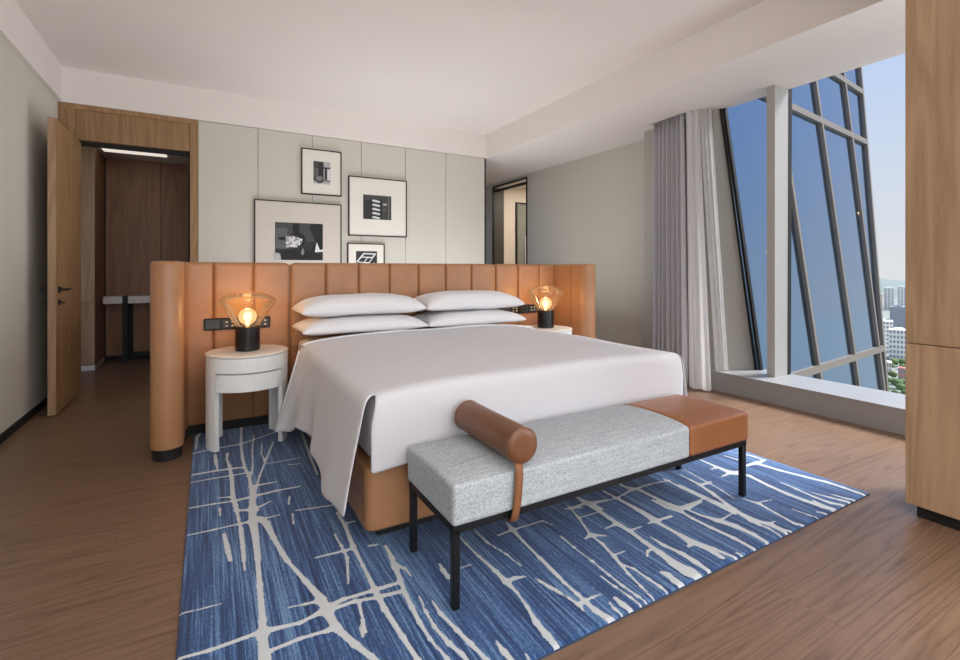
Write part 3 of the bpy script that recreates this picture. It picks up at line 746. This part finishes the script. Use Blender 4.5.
    for key, (ox, oy, sc, strokes) in crops.items():
        thin = {'A': 1.0, 'B': 0.95, 'C': 0.85, 'D': 0.78, 'F': 0.8, 'E': 0.72}[key]
        for st in strokes:
            img = [(ox + x / sc, oy + y_ / sc, wv / sc) for x, y_, wv in st]
            G = []
            for i, (u, v, wv) in enumerate(img):
                a = img[max(i - 1, 0)]; b_ = img[min(i + 1, len(img) - 1)]
                tx, ty = b_[0] - a[0], b_[1] - a[1]; L = math.hypot(tx, ty); nx, ny = -ty / L, tx / L
                g = fl(u, v, zr); g1 = fl(u + nx * wv / 2, v + ny * wv / 2, zr); g0 = fl(u - nx * wv / 2, v - ny * wv / 2, zr)
                ga = fl(a[0], a[1], zr); gb = fl(b_[0], b_[1], zr)
                dx, dy = gb[0] - ga[0], gb[1] - ga[1]; dl = math.hypot(dx, dy)
                hw_ = abs((g1[0] - g0[0]) * (-dy / dl) + (g1[1] - g0[1]) * (dx / dl)) / 2
                G.append((g[0], g[1], max(0.0045, min(hw_ * thin, 0.09))))
            segs += list(zip(G, G[1:]))
    return segs
RX0, RX1, RY0, RY1 = -0.083, 3.06, 1.185, 4.02
def build_rug():
    step = 0.0085
    nx = int((RX1 - RX0) / step) + 1; ny = int((RY1 - RY0) / step) + 1
    X = np.linspace(RX0, RX1, nx); Y = np.linspace(RY0, RY1, ny)
    fld = np.full((ny, nx), -0.05)
    K = 0.013
    for (ax, ay, ar), (bx_, by, br) in seg_field():
        m = max(ar, br) + 0.06
        i0, i1 = np.searchsorted(X, [min(ax, bx_) - m, max(ax, bx_) + m]); j0, j1 = np.searchsorted(Y, [min(ay, by) - m, max(ay, by) + m])
        if i1 <= i0 or j1 <= j0: continue
        gx_, gy_ = np.meshgrid(X[i0:i1], Y[j0:j1])
        dx, dy = bx_ - ax, by - ay; L2 = dx * dx + dy * dy + 1e-9
        t_ = np.clip(((gx_ - ax) * dx + (gy_ - ay) * dy) / L2, 0, 1)
        dist = np.hypot(gx_ - ax - t_ * dx, gy_ - ay - t_ * dy)
        val = (ar + (br - ar) * t_) * 0.96 - dist
        cur = fld[j0:j1, i0:i1]
        h = np.clip(0.5 + 0.5 * (val - cur) / K, 0, 1)      # polynomial smooth union: soft webs at the junctions
        fld[j0:j1, i0:i1] = cur * (1 - h) + val * h + K * h * (1 - h)
    gx_, gy_ = np.meshgrid(X, Y)
    e_ = np.minimum.reduce([gx_ - RX0, RX1 - gx_, gy_ - RY0, RY1 - gy_])
    z = 0.013 - 0.006 * np.clip(1 - e_ / 0.012, 0, 1) ** 2 + 0.0012 * np.clip(fld / 0.004, -1, 1)
    co = np.stack([gx_, gy_, z], -1).reshape(-1, 3)
    idx = np.arange(nx * ny).reshape(ny, nx)
    quads = np.stack([idx[:-1, :-1], idx[:-1, 1:], idx[1:, 1:], idx[1:, :-1]], -1).reshape(-1, 4)
    root = thing('area_rug', ((RX0 + RX1) / 2, (RY0 + RY1) / 2, 0), 'blue striated area rug with pale branching vein pattern under the bed', 'rug')
    org = np.array(root.location)
    me = bpy.data.meshes.new('pile')
    me.vertices.add(len(co)); me.vertices.foreach_set('co', (co - org).astype(np.float32).ravel())
    me.loops.add(quads.size); me.loops.foreach_set('vertex_index', quads.astype(np.int32).ravel())
    me.polygons.add(len(quads)); me.polygons.foreach_set('loop_start', np.arange(0, quads.size, 4, dtype=np.int32))
    me.update(calc_edges=True); me.validate()
    me.polygons.foreach_set('use_smooth', np.ones(len(quads), bool))
    at_ = me.attributes.new('vein', 'FLOAT', 'POINT'); at_.data.foreach_set('value', fld.astype(np.float32).ravel())
    m, t, b = newmat('rug_pile')
    an = N(t, 'ShaderNodeAttribute'); an.attribute_name = 'vein'
    tcn = N(t, 'ShaderNodeTexCoord')
    def nzn(scale, mapscale, detail=2.0, rough=0.5):
        mp = N(t, 'ShaderNodeMapping'); mp.inputs['Scale'].default_value = mapscale; t.links.new(tcn.outputs['Object'], mp.inputs['Vector'])
        n = N(t, 'ShaderNodeTexNoise', Scale=scale, Detail=detail, Roughness=rough); t.links.new(mp.outputs[0], n.inputs['Vector']); return n
    edge = nzn(150, (1, 1, 1))
    ea = N(t, 'ShaderNodeMath', operation='MULTIPLY_ADD'); ea.inputs[1].default_value = 0.007; ea.inputs[2].default_value = -0.0035
    t.links.new(edge.outputs['Fac'], ea.inputs[0])
    ad = N(t, 'ShaderNodeMath', operation='ADD'); t.links.new(an.outputs['Fac'], ad.inputs[0]); t.links.new(ea.outputs[0], ad.inputs[1])
    ms = N(t, 'ShaderNodeMapRange'); ms.inputs['From Min'].default_value = -0.0012; ms.inputs['From Max'].default_value = 0.0012
    t.links.new(ad.outputs[0], ms.inputs['Value'])
    st1 = nzn(1.0, (105, 1.8, 1), 4, 0.75); st2 = nzn(1.0, (14, 0.8, 1), 3, 0.6); st3 = nzn(1.0, (180, 60, 1), 2, 0.5)
    s1 = N(t, 'ShaderNodeMath', operation='MULTIPLY_ADD'); s1.inputs[1].default_value = 1.0; t.links.new(st1.outputs['Fac'], s1.inputs[0])
    s2 = N(t, 'ShaderNodeMath', operation='MULTIPLY_ADD'); s2.inputs[1].default_value = 0.45; t.links.new(st2.outputs['Fac'], s2.inputs[0])
    s3 = N(t, 'ShaderNodeMath', operation='MULTIPLY'); s3.inputs[1].default_value = 0.30; t.links.new(st3.outputs['Fac'], s3.inputs[0])
    t.links.new(s3.outputs[0], s2.inputs[2]); t.links.new(s2.outputs[0], s1.inputs[2])
    rr = N(t, 'ShaderNodeValToRGB'); t.links.new(s1.outputs[0], rr.inputs[0])
    el = rr.color_ramp.elements
    el[0].position = 0.68; el[0].color = (*lin((20, 40, 80)), 1); el[1].position = 1.0; el[1].color = (*lin((104, 138, 178)), 1)
    for p_, c in ((0.82, (36, 66, 114)), (0.92, (62, 97, 146))):
        q = el.new(p_); q.color = (*lin(c), 1)
    mx = N(t, 'ShaderNodeMix', data_type='RGBA'); mx.inputs['B'].default_value = (*lin((202, 206, 208)), 1)
    t.links.new(rr.outputs[0], mx.inputs['A']); t.links.new(ms.outputs[0], mx.inputs['Factor'])
    t.links.new(mx.outputs['Result'], b.inputs['Base Color']); b.inputs['Roughness'].default_value = 0.9
    b.inputs['Sheen Weight'].default_value = 0.25; b.inputs['Specular IOR Level'].default_value = 0.15
    bn = nzn(1.0, (260, 260, 1), 2, 0.5)
    bp = N(t, 'ShaderNodeBump', Strength=0.5, Distance=0.003); t.links.new(bn.outputs['Fac'], bp.inputs['Height']); t.links.new(bp.outputs[0], b.inputs['Normal'])
    me.materials.append(m)
    o = bpy.data.objects.new('pile', me); COL.objects.link(o); o.parent = root
    box('backing', RX0, RX1, RY0, RY1, 0.0005, 0.0075, plain('rug_edge', (52, 66, 92), 0.9), root)
build_rug()

# ------------------------------------------------------------------ bed
BX0, BX1, BYF = 0.59, 2.50, 2.005
bed = thing('bed_base', (XC, 3.0, 0), 'tan leather upholstered bed base on a recessed black plinth', 'bed')
bb_ = prism('body', rrect(BX0, BX1, BYF, 3.99, 0.045), 0.07, 0.345, M_LEATH, bed, 0.015, 3, True, bevtop=False)
tube('corner_seam', [(BX0 + 0.006, BYF + 0.05, 0.08), (BX0 - 0.0005, BYF + 0.05, 0.12), (BX0 - 0.0005, BYF + 0.05, 0.335)], 0.003, MATS['seam_dark'], bb_, 6)
box('plinth', BX0 + 0.07, BX1 - 0.07, BYF + 0.07, 3.98, 0.014, 0.07, M_BLACKM, bed)
mt = tag(prism('mattress', rrect(0.615, 2.475, 2.02, 3.985, 0.07), 0.35, 0.655, plain('mattress_white', (222, 219, 220), 0.9), None, 0.05, 4, True, bevtop=False), 'thick white sheeted mattress under the duvet', 'mattress')

# duvet: top, front drop and two side drops with a folded corner
def nz3(x, y_, z, s=3.0): return noise.noise(Vector((x * s, y_ * s, z * s)))
def drop(t_, r, ang):
    """distance past the top edge -> (out, down)"""
    am = math.pi / 2 - ang
    if t_ <= r * am: a = t_ / r; return r * math.sin(a), r * (1 - math.cos(a))
    o0, d0 = r * math.sin(am), r * (1 - math.cos(am)); k = t_ - r * am
    return o0 + k * math.cos(am), d0 + k * math.sin(am)
DX0, DX1, DYF, DYH = 0.615, 2.52, 1.985, 3.52
BXC = (DX0 + DX1) / 2
def ztop(x, y_):
    a = (x - BXC) / 0.95
    return 0.672 + 0.045 * max(0, 1 - a ** 4) * (0.7 + 0.3 * math.sin(math.pi * min(1, max(0, (y_ - DYF) / 1.9)))) + 0.006 * nz3(x, y_, 0, 2.2)
duv = thing('duvet', (XC, 2.8, 0.66), 'smooth white duvet draped over the bed sides and foot', 'duvet')
def lerp_tab(tab, s_):
    for (a, va), (b_, vb) in zip(tab, tab[1:]):
        if s_ <= b_:
            k = (s_ - a) / (b_ - a); k = k * k * (3 - 2 * k); return va + (vb - va) * k
    return tab[-1][1]
HEML = [(0, 0.60), (0.12, 0.58), (0.3, 0.47), (0.55, 0.50), (0.8, 0.55), (0.94, 0.53), (1, 0.51)]
ANGL = [(0, 17), (0.15, 15), (0.35, 8), (0.6, 9), (1, 13)]
NX, NY, ND, NF = 40, 44, 16, 14
def side_pt(sg, s_, i):
    xe = DX0 if sg < 0 else DX1
    y_ = DYH - (DYH - DYF) * s_
    L = lerp_tab(HEML, s_) if sg < 0 else 0.48 + 0.03 * math.sin(s_ * 6)
    ang = R_(lerp_tab(ANGL, s_)) if sg < 0 else R_(7)
    k = i / ND; t_ = L * k; o_, dn = drop(t_, 0.05, ang)
    wv = k ** 1.5 * ((0.034 if s_ < 0.3 else 0.034 - 0.026 * min(1, (s_ - 0.3) / 0.3)) * math.sin(s_ * 24 + 0.6) + 0.014 * nz3(s_ * 4, k * 0.8, 2 + sg, 1.5))
    yy = y_
    if s_ > 0.86: yy -= ((s_ - 0.86) / 0.14) ** 1.5 * (0.022 * min(1, t_ / 0.06) + 0.030 * k)
    if s_ < 0.12: yy -= (0.12 - s_) * 0.9 * k
    return (xe + sg * (o_ + wv), yy, ztop(xe, y_) - dn)
def top_pt(i, j):
    x = DX0 + (DX1 - DX0) * i / NX; y_ = DYH - (DYH - DYF) * j / NY
    return (x, y_, ztop(x, y_))
def front_pt(i, m):
    x = DX0 + (DX1 - DX0) * i / NX; v = m / NF * 0.345
    o_, dn = drop(v, 0.04, R_(1.0))
    rx = BXC + (x - BXC) * (1 + 0.03 * min(1, v / 0.15))
    return (rx, DYF - o_ - 0.006 * (v / 0.345) * nz3(x * 1.2, v * 3, 5, 2), ztop(x, DYF) - dn)
dv, df, di = [], [], {}
def vid(key, p):
    if key not in di: di[key] = len(dv); dv.append(p)
    return di[key]
def T(i, j): return vid(('t', i, j), top_pt(i, j))
def Sd(sg, i, j): return T(0 if sg < 0 else NX, j) if i == 0 else vid(('s', sg, i, j), side_pt(sg, j / NY, i))
def Fr(i, m): return T(i, NY) if m == 0 else vid(('f', i, m), front_pt(i, m))
for j in range(NY):
    for i in range(NX): df.append([T(i, j), T(i, j + 1), T(i + 1, j + 1), T(i + 1, j)])
    for i in range(ND):
        df.append([Sd(-1, i, j), Sd(-1, i + 1, j), Sd(-1, i + 1, j + 1), Sd(-1, i, j + 1)])
        df.append([Sd(1, i, j), Sd(1, i, j + 1), Sd(1, i + 1, j + 1), Sd(1, i + 1, j)])
for m in range(NF):
    for i in range(NX): df.append([Fr(i, m), Fr(i, m + 1), Fr(i + 1, m + 1), Fr(i + 1, m)])
cover = mesh('cover', dv, df, M_COTTON, duv, True)
md = cover.modifiers.new('thickness', 'SOLIDIFY'); md.thickness = 0.012; md.offset = 0
md = cover.modifiers.new('smooth', 'SUBSURF'); md.levels = 1; md.render_levels = 1
# turned hem at the head edge, following the top and both drops
path = [side_pt(-1, 0, i) for i in range(ND, 0, -1)] + [top_pt(i, 0) for i in range(NX + 1)] + [side_pt(1, 0, i) for i in range(1, ND + 1)]
tube('hem', [(a, b_ + 0.004, c + 0.004) for a, b_, c in path], 0.013, M_PILLOW, cover, 8)

# pillows
def pillow(cx, cy, cz, wv, dv, th, tb, rz, label, seed):
    n = 28; vs_ = []; fs = []
    rr_ = random.Random(seed)
    ca, sa = math.cos(rz), math.sin(rz)
    for side_ in (1, -1):
        for i in range(n + 1):
            for j in range(n + 1):
                u = -1 + 2 * i / n; v = -1 + 2 * j / n
                # denser near edges
                u = math.sin(u * math.pi / 2); v = math.sin(v * math.pi / 2)
                x = u * wv / 2 * (1 - 0.045 * (1 - v * v)); y_ = v * dv / 2 * (1 - 0.07 * (1 - u * u))
                h = (max(0, 1 - abs(u) ** 4.0) * max(0, 1 - abs(v) ** 3.0)) ** 0.38
                z = th * h if side_ > 0 else -tb * h
                z += 0.008 * h * noise.noise(Vector((u * 2 + seed, v * 2, side_)))
                # slight droop of the tips
                z -= 0.012 * (abs(u) ** 3)
                vs_.append((cx + x * ca - y_ * sa, cy + x * sa + y_ * ca, cz + z))
    m = n + 1; off = m * m
    for i in range(n):
        for j in range(n):
            a = i * m + j
            fs.append([a, a + m, a + m + 1, a + 1]); fs.append([off + a, off + a + 1, off + a + m + 1, off + a + m])
    bm = bmesh.new(); bv = [bm.verts.new(v) for v in vs_]
    for f in fs: bm.faces.new([bv[i] for i in f])
    bmesh.ops.remove_doubles(bm, verts=bm.verts[:], dist=0.0006)
    o = from_bm('pillow', bm, M_PILLOW, None, True)
    return tag(o, label, 'pillow', 'white pillows stacked at the head of the bed')
pillow(1.045, 3.72, 0.765, 0.945, 0.48, 0.08, 0.045, 0.0, 'white pillow lying under another on the door side of the bed', 1)
pillow(1.99, 3.72, 0.765, 0.935, 0.48, 0.08, 0.045, 0.0, 'white pillow lying under another on the window side of the bed', 2)
pillow(1.045, 3.745, 0.90, 0.94, 0.47, 0.105, 0.052, 0.0, 'plump white pillow on top of the stack on the door side', 3)
pillow(1.99, 3.74, 0.90, 0.94, 0.47, 0.108, 0.052, 0.0, 'plump white pillow on top of the stack on the window side', 4)

# ------------------------------------------------------------------ nightstands
def nightstand(cx, cy, label):
    ns = thing('nightstand', (cx, cy, 0), label, 'nightstand', 'round white nightstands beside the bed')
    Rr = 0.256; zt = 0.632; th = 0.03; zo = 0.015
    def sector(name, a0, a1, z0, z1, r1, r0, mat, flute=0.0, n=None, rc=0.0):
        n = n or max(6, int((a1 - a0) / 1.5)); vs_ = []; fs = []
        for k in range(n + 1):
            a = R_(a0 + (a1 - a0) * k / n); ro = r1 + (flute * (abs(math.sin(a * 36)) - 1))
            zz1 = z1
            if rc:
                dd = min(k, n - k) / n * R_(a1 - a0) * r1
                if dd < rc: zz1 = z1 - (rc - math.sqrt(max(0, rc * rc - (rc - dd) ** 2)))
            for r, z in ((ro, z0), (ro, zz1), (r0, zz1), (r0, z0)): vs_.append((cx + r * math.cos(a), cy + r * math.sin(a), z))
        for k in range(n):
            for q in range(4): fs.append([k * 4 + q, (k + 1) * 4 + q, (k + 1) * 4 + (q + 1) % 4, k * 4 + (q + 1) % 4])
        fs.append([3, 2, 1, 0]); fs.append([n * 4 + q for q in range(4)])
        fs = [f[::-1] for f in fs]
        return mesh(name, vs_, fs, mat, ns, True, 30)
    z_op = 0.525
    sector('apron', 0, 359.99, z_op, zt - 0.012, Rr, Rr - th, M_STAND, 0.0014, 432)
    # four curved legs: front opening faces -y, back opening faces the headboard
    for a0, a1 in ((270 + 52, 270 + 92), (270 - 92, 270 - 52), (90 - 80, 90 - 42), (90 + 42, 90 + 80)):
        sector('leg', a0, a1, 0.015, z_op, Rr, Rr - th, M_STAND, 0.0014, 60)
    sector('drawer', 270 - 49.5, 270 + 49.5, 0.405, z_op - 0.008, Rr + 0.004, Rr - 0.03, M_STAND, 0, 60, 0.022)
    lathe('drawer_box', [(0.215, 0.41), (0.215, 0.52)], (cx, cy, 0), M_STAND, ns, 40)
    lathe('top', [(Rr - 0.01, zt - 0.012), (Rr + 0.003, zt - 0.008), (Rr + 0.004, zt), (Rr, zt + 0.004), (Rr - 0.01, zt + 0.005)], (cx, cy, 0), M_STANDT, ns, 72)
    return ns
n1 = nightstand(0.247, 3.69, 'round white fluted nightstand with a drawer on the door side of the bed')
n2 = copy_tree(n1); n2.location = (2.82, 3.69, 0); n2['label'] = 'round white fluted nightstand on the window side of the bed'

# ------------------------------------------------------------------ lamps
def lamp(cx, cy, z, label):
    lp = thing('table_lamp', (cx, cy, z), label, 'lamp', 'amber glass bedside lamps')
    lathe('base', [(0.076, 0), (0.079, 0.003), (0.079, 0.163), (0.076, 0.166)], (cx, cy, z), M_MARBLEB, lp)
    prof = [(0.074, 0.166), (0.082, 0.175), (0.11, 0.22), (0.14, 0.268), (0.168, 0.31), (0.180, 0.328), (0.183, 0.338), (0.178, 0.350), (0.160, 0.366), (0.125, 0.385), (0.075, 0.400), (0.03, 0.406), (0.0005, 0.407)]
    lathe('glass_shade', prof, (cx, cy, z), M_AMBER, lp, 56, True, 80)
    bp_ = [(0.0005, 0.166)] + [(0.058 * math.sin(math.pi * k / 14), 0.232 - 0.058 * math.cos(math.pi * k / 14)) for k in range(2, 14)] + [(0.0005, 0.290)]
    lathe('globe', bp_, (cx, cy, z), M_GLOBE, lp, 32, True, 80)
    bb = [(0.0005, 0.17), (0.012, 0.172), (0.013, 0.195), (0.024, 0.215), (0.028, 0.232), (0.024, 0.25), (0.012, 0.262), (0.0005, 0.264)]
    lathe('bulb', bb, (cx, cy, z), M_BULB, lp, 20, True, 80)
    l = bpy.data.lights.new('bulb_light', 'POINT'); l.energy = 2.5; l.color = (1.0, 0.64, 0.34); l.shadow_soft_size = 0.03
    lo = bpy.data.objects.new('bulb_light', l); COL.objects.link(lo); lo.parent = lp; lo.location = (0, 0, 0.31)
    return lp
lamp(0.245, 3.69, 0.6385, 'lit amber glass lamp on black marble base, door side nightstand')
lamp(2.83, 3.69, 0.6385, 'lit amber glass lamp on black marble base, window side nightstand')

# ------------------------------------------------------------------ bench
bn = thing('upholstered_bench', (1.6, 1.69, 0), 'grey tweed bench with a tan leather end and black metal legs', 'bench')
def cushion(name, x0, x1, mat, rl, rr2):
    bm = bmesh.new(); bmesh.ops.create_cube(bm, size=1)
    for v in bm.verts: v.co = Vector((x0 if v.co.x < 0 else x1, 1.475 if v.co.y < 0 else 1.915, 0.307 if v.co.z < 0 else 0.452))
    bmesh.ops.subdivide_edges(bm, edges=bm.edges[:], cuts=7, use_grid_fill=True)
    for v in bm.verts:
        a = (v.co.y - 1.695) / 0.22; tx = (v.co.x - x0) / (x1 - x0)
        f_ = (1 - a ** 2)
        ends = min(1, (tx / 0.12 if rl else 1)) * min(1, ((1 - tx) / 0.25 if rr2 else 1))
        if v.co.z > 0.45: v.co.z += 0.022 * (max(0, f_) ** 0.7) * (0.35 + 0.65 * max(0, ends) ** 0.6)
    eds = [e_ for e_ in bm.edges if len(e_.link_faces) == 2 and e_.calc_face_angle() > 0.9]
    bmesh.ops.bevel(bm, geom=eds, offset=0.014, segments=3, affect='EDGES', profile=0.5)
    return from_bm(name, bm, mat, bn, True, 60)
cushion('seat', 0.735, 1.985, M_TWEED, True, False)
cushion('leather_end', 1.987, 2.455, M_LEATH2, False, True)['label'] = 'tan leather seat end'
for y_ in (1.485, 1.875): box('rail', 0.74, 2.45, y_, y_ + 0.03, 0.279, 0.307, M_BLACK, bn, 0.002, 1)
for x in (0.74, 2.42): box('rail', x, x + 0.03, 1.515, 1.875, 0.279, 0.307, M_BLACK, bn, 0.002, 1)
for x in (0.74, 2.42):
    for y_ in (1.485, 1.875): box('leg', x, x + 0.028, y_, y_ + 0.028, 0.014, 0.29, M_BLACK, bn, 0.003, 1)
# bolster
bo = thing('bolster_cushion', (1.02, 1.69, 0.47), 'brown leather bolster cushion strapped across the tweed bench', 'cushion')
def cyl_y(name, cx, cz, r, y0, y1, mat, parent, n=40):
    prof = [(r * 0.02, y0 + 0.000), (r * 0.6, y0 - 0.004), (r - 0.012, y0 - 0.001), (r - 0.003, y0 + 0.003), (r + 0.0015, y0 + 0.008), (r - 0.001, y0 + 0.013), (r, y0 + 0.03), (r, y1 - 0.03), (r - 0.001, y1 - 0.013), (r + 0.0015, y1 - 0.008), (r - 0.003, y1 - 0.003), (r - 0.012, y1 + 0.001), (r * 0.02, y1)]
    vs_ = [(cx + q * math.cos(2 * math.pi * k / n), y_, cz + q * math.sin(2 * math.pi * k / n)) for q, y_ in prof for k in range(n)]
    fs = [[i * n + k, (i + 1) * n + k, (i + 1) * n + (k + 1) % n, i * n + (k + 1) % n] for i in range(len(prof) - 1) for k in range(n)]
    return mesh(name, vs_, fs, mat, parent, True, 60)
cyl_y('roll', 1.02, 0.5425, 0.0665, 1.462, 1.905, leather('bolster_leather', (112, 70, 42), 0.36), bo)
sp_ = [(1.0, 1.470, 0.485), (0.999, 1.462, 0.462), (0.998, 1.4585, 0.43), (0.994, 1.4585, 0.38), (0.989, 1.46, 0.33), (0.984, 1.464, 0.30), (0.982, 1.470, 0.272), (0.982, 1.50, 0.268)]
grid('strap', [[(x - 0.016, y_, z) for x, y_, z in sp_], [(x + 0.016, y_, z) for x, y_, z in sp_]], leather('strap_leather', (140, 90, 54), 0.5), bo, 0.004)

# ------------------------------------------------------------------ curtains
def curtain_sheet(name, top, bot, z0, z1, folds, amp, mat, parent, phase=0.0, nz_=18, thick=0.004):
    """top/bot: plan end points ((x,y),(x,y)); sinusoidal folds"""
    n = folds * 14; rows = []
    for k in range(nz_ + 1):
        s = k / nz_; z = z1 + (z0 - z1) * s; rowp = []
        a = [top[0][i] * (1 - s) + bot[0][i] * s for i in range(2)]; b_ = [top[1][i] * (1 - s) + bot[1][i] * s for i in range(2)]
        tx, ty = b_[0] - a[0], b_[1] - a[1]; L = math.hypot(tx, ty); nx, ny = -ty / L, tx / L
        for j in range(n + 1):
            q = j / n
            am = amp * (0.75 + 0.35 * s) * (0.8 + 0.3 * noise.noise(Vector((q * folds, 1.3, 0))))
            w_ = am * math.sin(2 * math.pi * folds * q + phase + 0.5 * noise.noise(Vector((q * 4, s * 1.5, 7))))
            sl_ = 0.25 * L / folds * math.sin(4 * math.pi * folds * q) * 0.5
            rowp.append((a[0] + tx * q + nx * w_ + tx / L * sl_ * 0.6, a[1] + ty * q + ny * w_ + ty / L * sl_ * 0.6, z))
        rows.append(rowp)
    return grid(name, rows, mat, parent, thick)
cu = thing('curtain', (4.3, 3.4, 0), 'grey pleated floor length curtain drawn back beside the window', 'curtain')
curtain_sheet('curtain_fabric', ((4.31, 3.66), (4.26, 3.24)), ((4.31, 3.66), (4.22, 3.16)), 0.012, ZS - 0.003, 7, 0.075, M_CURT, cu)
curtain_sheet('lining', ((4.235, 3.20), (4.275, 3.08)), ((4.20, 3.14), (4.25, 2.93)), 0.012, ZS - 0.003, 2, 0.018, M_LIN, cu, 1.0, thick=0.0)['label'] = 'pale curtain lining'
sh = thing('sheer_curtain', (4.38, 3.05, 0), 'white sheer curtain gathered at the window reveal', 'curtain')
curtain_sheet('sheer_fabric', ((4.285, 3.085), (4.35, 2.995)), ((4.375, 2.965), (4.485, 2.90)), 0.192, ZS - 0.003, 3, 0.012, M_SHEER, sh, 0.5, thick=0.0)
box('rail', 4.25, 4.29, 3.2, 3.68, ZS - 0.004, ZS + 0.02, M_FIN, cu)

# ------------------------------------------------------------------ pictures
G = {k: plain('print_%d' % k, (k, k, k), 0.7) for k in (24, 44, 66, 92, 128, 176, 214)}
def picture(x0, x1, z0, z1, label, mat, img, shapes, fw_=0.012):
    p = thing('framed_picture', ((x0 + x1) / 2, YW, z0), label, 'picture')
    yf = YW - 0.032
    box('frame', x0, x1, yf, YW - 0.001, z1 - fw_, z1, M_BLACKM, p); box('frame', x0, x1, yf, YW - 0.001, z0, z0 + fw_, M_BLACKM, p)
    box('frame', x0, x0 + fw_, yf, YW - 0.001, z0 + fw_, z1 - fw_, M_BLACKM, p); box('frame', x1 - fw_, x1, yf, YW - 0.001, z0 + fw_, z1 - fw_, M_BLACKM, p)
    mb = box('mat_board', x0 + fw_, x1 - fw_, yf + 0.008, YW - 0.004, z0 + fw_, z1 - fw_, mat, p)
    a, b_, c, d = img; yp = yf + 0.0075
    vs_ = []; fs = []; mi = []; mats = []
    def poly(pts, g, lay):
        i = len(vs_)
        for u, v in pts: vs_.append((a + (b_ - a) * u, yp - lay * 0.00025, c + (d - c) * v))
        fs.append(list(range(i, i + len(pts))))
        if G[g] not in mats: mats.append(G[g])
        mi.append(mats.index(G[g]))
    for lay, (g, pts) in enumerate(shapes): poly(pts, g, lay)
    o = mesh('print', vs_, fs, mats, mb)
    o.data.polygons.foreach_set('material_index', mi)
    return p
def el(cx, cy, rx, ry, n=14): return [(cx + rx * math.cos(2 * math.pi * k / n), cy + ry * math.sin(2 * math.pi * k / n)) for k in range(n)]
def rc(a, b_, c, d): return [(a, c), (b_, c), (b_, d), (a, d)]
picture(0.969, 1.438, 2.09, 2.637, 'small black framed print of grey vertical forms, topmost on the wall', M_WHITEMAT, (1.106, 1.304, 2.225, 2.495),
        [(176, rc(0, 1, 0, 1)), (66, rc(0, 0.6, 0.12, 1)), (92, rc(0, 0.3, 0.3, 0.68)), (44, rc(0.3, 0.56, 0.35, 0.95)), (66, el(0.36, 0.2, 0.26, 0.17)), (128, el(0.34, 0.24, 0.2, 0.1)),
         (44, rc(0.66, 0.8, 0.2, 0.75)), (44, rc(0.6, 1.0, 0.7, 0.76)), (44, rc(0.6, 1.0, 0.13, 0.17)), (214, rc(0.82, 0.98, 0.2, 0.68))])
wf = random.Random(5)
blouse = []
for k in range(60):
    cx, cy = wf.uniform(0.25, 0.53), wf.uniform(0.36, 0.62); blouse.append((wf.choice((214, 176, 214, 128)), el(cx, cy, wf.uniform(0.02, 0.05), wf.uniform(0.02, 0.05), 7)))
picture(0.463, 1.438, 1.04, 1.992, 'large black framed print of dark figures, half hidden by the headboard', M_GREYMAT, (0.681, 1.215, 1.305, 1.742),
        [(44, rc(0, 1, 0, 1)), (66, rc(0, 0.36, 0.3, 1)), (92, rc(0.02, 0.25, 0.3, 0.85)), (66, rc(0.5, 0.82, 0.5, 1)), (24, el(0.43, 0.85, 0.08, 0.11)), (24, el(0.46, 0.55, 0.17, 0.2)),
         (24, rc(0.12, 1, 0, 0.26)), (24, [(0.7, 0.9), (0.78, 1), (1, 1), (1, 0), (0.62, 0), (0.84, 0.5)]), (24, el(0.82, 0.88, 0.1, 0.12)), (24, el(0.15, 0.57, 0.09, 0.04))] + blouse +
        [(214, [(0.82, 0.22), (0.86, 0.5), (0.93, 0.28), (1, 0.3), (1, 0.24), (0.9, 0.22)]), (176, [(0, 0), (0, 0.2), (0.1, 0.16), (0.12, 0.0)]), (128, [(0.52, 0.2), (0.57, 0.34), (0.6, 0.2), (0.56, 0.12)])])
steps = []
for k in range(5):
    z = 0.02 + k * 0.17
    steps += [(214, [(0.3, z + 0.05), (0.58, z), (0.62, z + 0.06), (0.36, z + 0.12)]), (128, [(0.3, z + 0.05), (0.58, z), (0.58, z - 0.03), (0.33, z + 0.02)])]
picture(1.524, 2.287, 1.615, 2.36, 'square black framed print of white stacked steps on dark', M_WHITEMAT, (1.707, 2.074, 1.832, 2.14),
        [(44, rc(0, 1, 0, 1)), (66, rc(0, 1, 0.78, 1)), (66, rc(0.64, 0.9, 0.05, 0.9))] + steps + [(24, rc(0.6, 0.66, 0, 0.85)), (176, rc(0.7, 0.84, 0.6, 0.68)), (92, rc(0.7, 0.8, 0.36, 0.46)), (128, rc(0.89, 0.91, 0, 1)), (66, rc(0.91, 1, 0, 1))])
picture(1.511, 1.986, 1.04, 1.523, 'small black framed print of tilted white grid lines, lowest on the wall', M_WHITEMAT, (1.617, 1.887, 1.15, 1.425),
        [(44, rc(0, 1, 0, 1)), (214, [(0.0, 0.5), (0.35, 0.92), (0.97, 0.9), (0.6, 0.42)]), (44, [(0.1, 0.53), (0.26, 0.7), (0.5, 0.7), (0.36, 0.5)]), (44, [(0.3, 0.75), (0.4, 0.86), (0.84, 0.84), (0.76, 0.74)]),
         (44, [(0.42, 0.51), (0.55, 0.68), (0.76, 0.68), (0.6, 0.5)]), (176, [(0.15, 0.35), (0.7, 0.3), (0.9, 0.45), (0.85, 0.5), (0.68, 0.36), (0.2, 0.42)])])
